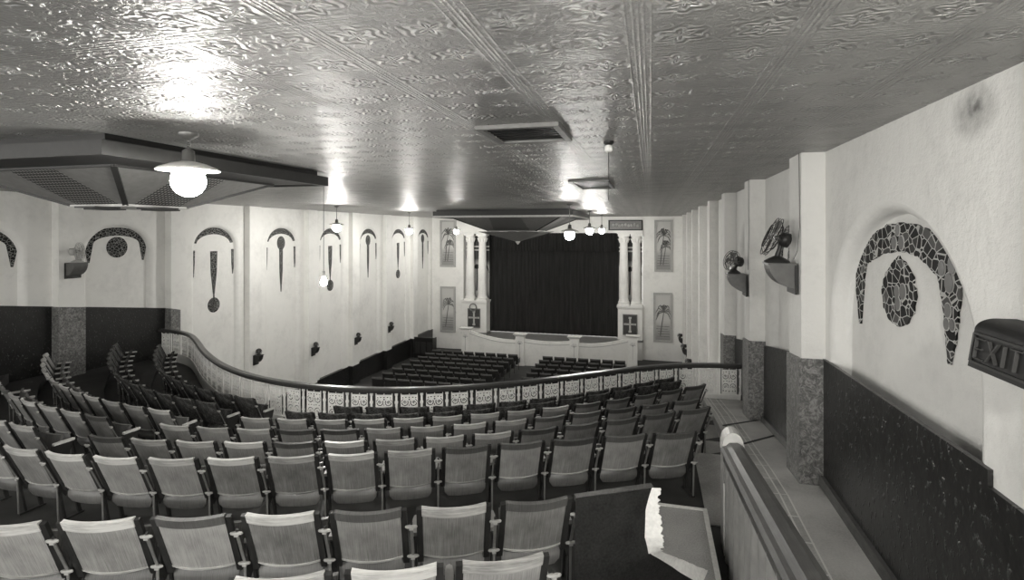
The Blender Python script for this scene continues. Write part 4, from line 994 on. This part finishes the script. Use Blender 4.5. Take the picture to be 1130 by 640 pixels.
def ventilator(cx_, cy_, half, inner, plate, zt, zb, zs, zp, label, tip=None):
    """hanging square ventilator hood: beam frame, soffit, four sloping lattice faces, bottom plate"""
    t = thing('ceiling_ventilator', label, 'ventilator', (cx_, cy_, 0), 0, 'hanging ceiling ventilators')
    b = 0.07
    for i in range(4):
        c0 = [(-half, -half), (half, -half), (half, half), (-half, half)][i]; c1 = [(half, -half), (half, half), (-half, half), (-half, -half)][i]
        mb = MB(); dx, dy = (1, 0) if i in (0, 2) else (0, 1)
        if i == 0: mb.box(-half, half, -half, -half + b, zb, zt)
        elif i == 2: mb.box(-half, half, half - b, half, zb, zt)
        elif i == 1: mb.box(half - b, half, -half + b, half - b, zb, zt)
        else: mb.box(-half, -half + b, -half + b, half - b, zb, zt)
        obj('beam', mb, 'vent_beam', t)
    sf = MB(); h2 = half - b
    q = [(-h2, -h2), (h2, -h2), (h2, h2), (-h2, h2)]; p = [(-inner, -inner), (inner, -inner), (inner, inner), (-inner, inner)]; o = [(-plate, -plate), (plate, -plate), (plate, plate), (-plate, plate)]
    for i in range(4):
        j = (i + 1) % 4
        sf.hexa([(*q[i], zb + 0.02), (*q[j], zb + 0.02), (*p[j], zs), (*p[i], zs)], [(*q[i], zb + 0.035), (*q[j], zb + 0.035), (*p[j], zs + 0.015), (*p[i], zs + 0.015)])
    obj('soffit', sf, 'vent_beam', t)
    for i in range(4):
        j = (i + 1) % 4
        def F(u, v): 
            a = Vector((*p[i], zs)).lerp(Vector((*p[j], zs)), u); c = Vector((*o[i], zp)).lerp(Vector((*o[j], zp)), u); return a.lerp(c, v)
        th = Vector((0, 0, 0.012))
        def quad(name, pts, mat, lift=0.0):
            mb = MB(); P2 = [F(*k) + Vector((0, 0, -lift)) for k in pts]; mb.hexa(P2 if len(P2) == 4 else P2 + [P2[-1]], [k + th for k in (P2 if len(P2) == 4 else P2 + [P2[-1]])]); return obj(name, mb, mat, t)
        quad('plain_panel', [(0, 0), (0.36, 0), (0.12, 1), (0, 1)], 'vent_panel')
        quad('lattice_panel', [(0.36, 0), (0.66, 0), (0.88, 1), (0.12, 1)] if False else [(0.36, 0), (0.64, 0), (0.88, 1), (0.12, 1)], 'lattice_metal')
        quad('plain_panel', [(0.64, 0), (1, 0), (1, 1), (0.88, 1)], 'vent_panel')
        obj('ridge', MB().bar(F(0, 0) - Vector((0, 0, .006)), F(0, 1) - Vector((0, 0, .006)), 0.05, 0.03), 'vent_rib', t)
        obj('border', MB().bar(F(0, 0) - Vector((0, 0, .006)), F(1, 0) - Vector((0, 0, .006)), 0.03, 0.03), 'vent_rib', t)
    obj('bottom_plate', MB().box(-plate - 0.02, plate + 0.02, -plate - 0.02, plate + 0.02, zp - 0.025, zp), 'cream_frame', t)
    ft = MB()
    fs_ = MB()
    for x_, y_ in ((0, -plate), (plate, 0), (-plate, 0), (0, plate)): fs_.box(x_ - 0.14, x_ + 0.14, y_ - 0.14, y_ + 0.14, zp - 0.04, zp - 0.024)
    obj('bottom_block', fs_, 'vent_rib', t)
    u_ = half - 0.10; obj('gap_shadow', MB().box(-u_, u_, -u_, u_, zt - 0.02, CZ), 'black_paint', t)  # black block added to draw the shadow gap under the ceiling
    if tip is not None:
        for i in range(4):
            x0, x1, y0_, y1_ = [(-half, half, -half - .02, -half), (half, half + .02, -half, half), (-half, half, half, half + .02), (-half - .02, -half, -half, half)][i]
            obj('pale_moulding', MB().box(x0, x1, y0_, y1_, zb - 0.01, zb + 0.06), 'cream_frame', t)
    if tip is not None:
        r = plate * 1.35
        tm = MB(); b4 = [(-r, -r, zp - 0.03), (r, -r, zp - 0.03), (r, r, zp - 0.03), (-r, r, zp - 0.03)]
        tm.add(b4 + [(0, 0, tip)], [(0, 1, 4), (1, 2, 4), (2, 3, 4), (3, 0, 4), (0, 3, 2, 1)])
        obj('pointed_base', tm, 'vent_panel', t)
        obj('finial', MB().lathe([(0.12, 0.10), (0.10, 0.0), (0.02, -0.10)], 8, (0, 0, tip)), 'cream_frame', t)
ventilator(-5.72, 4.80, 1.53, 1.05, 0.38, 0.73, 0.61, 0.605, 0.29, 'square dark ventilator hood hanging over the left balcony seats')
ventilator(-5.2, 21.0, 2.6, 2.1, 0.95, 0.74, 0.52, 0.54, 0.03, 'larger dark ventilator hood hanging before the stage', -0.42)
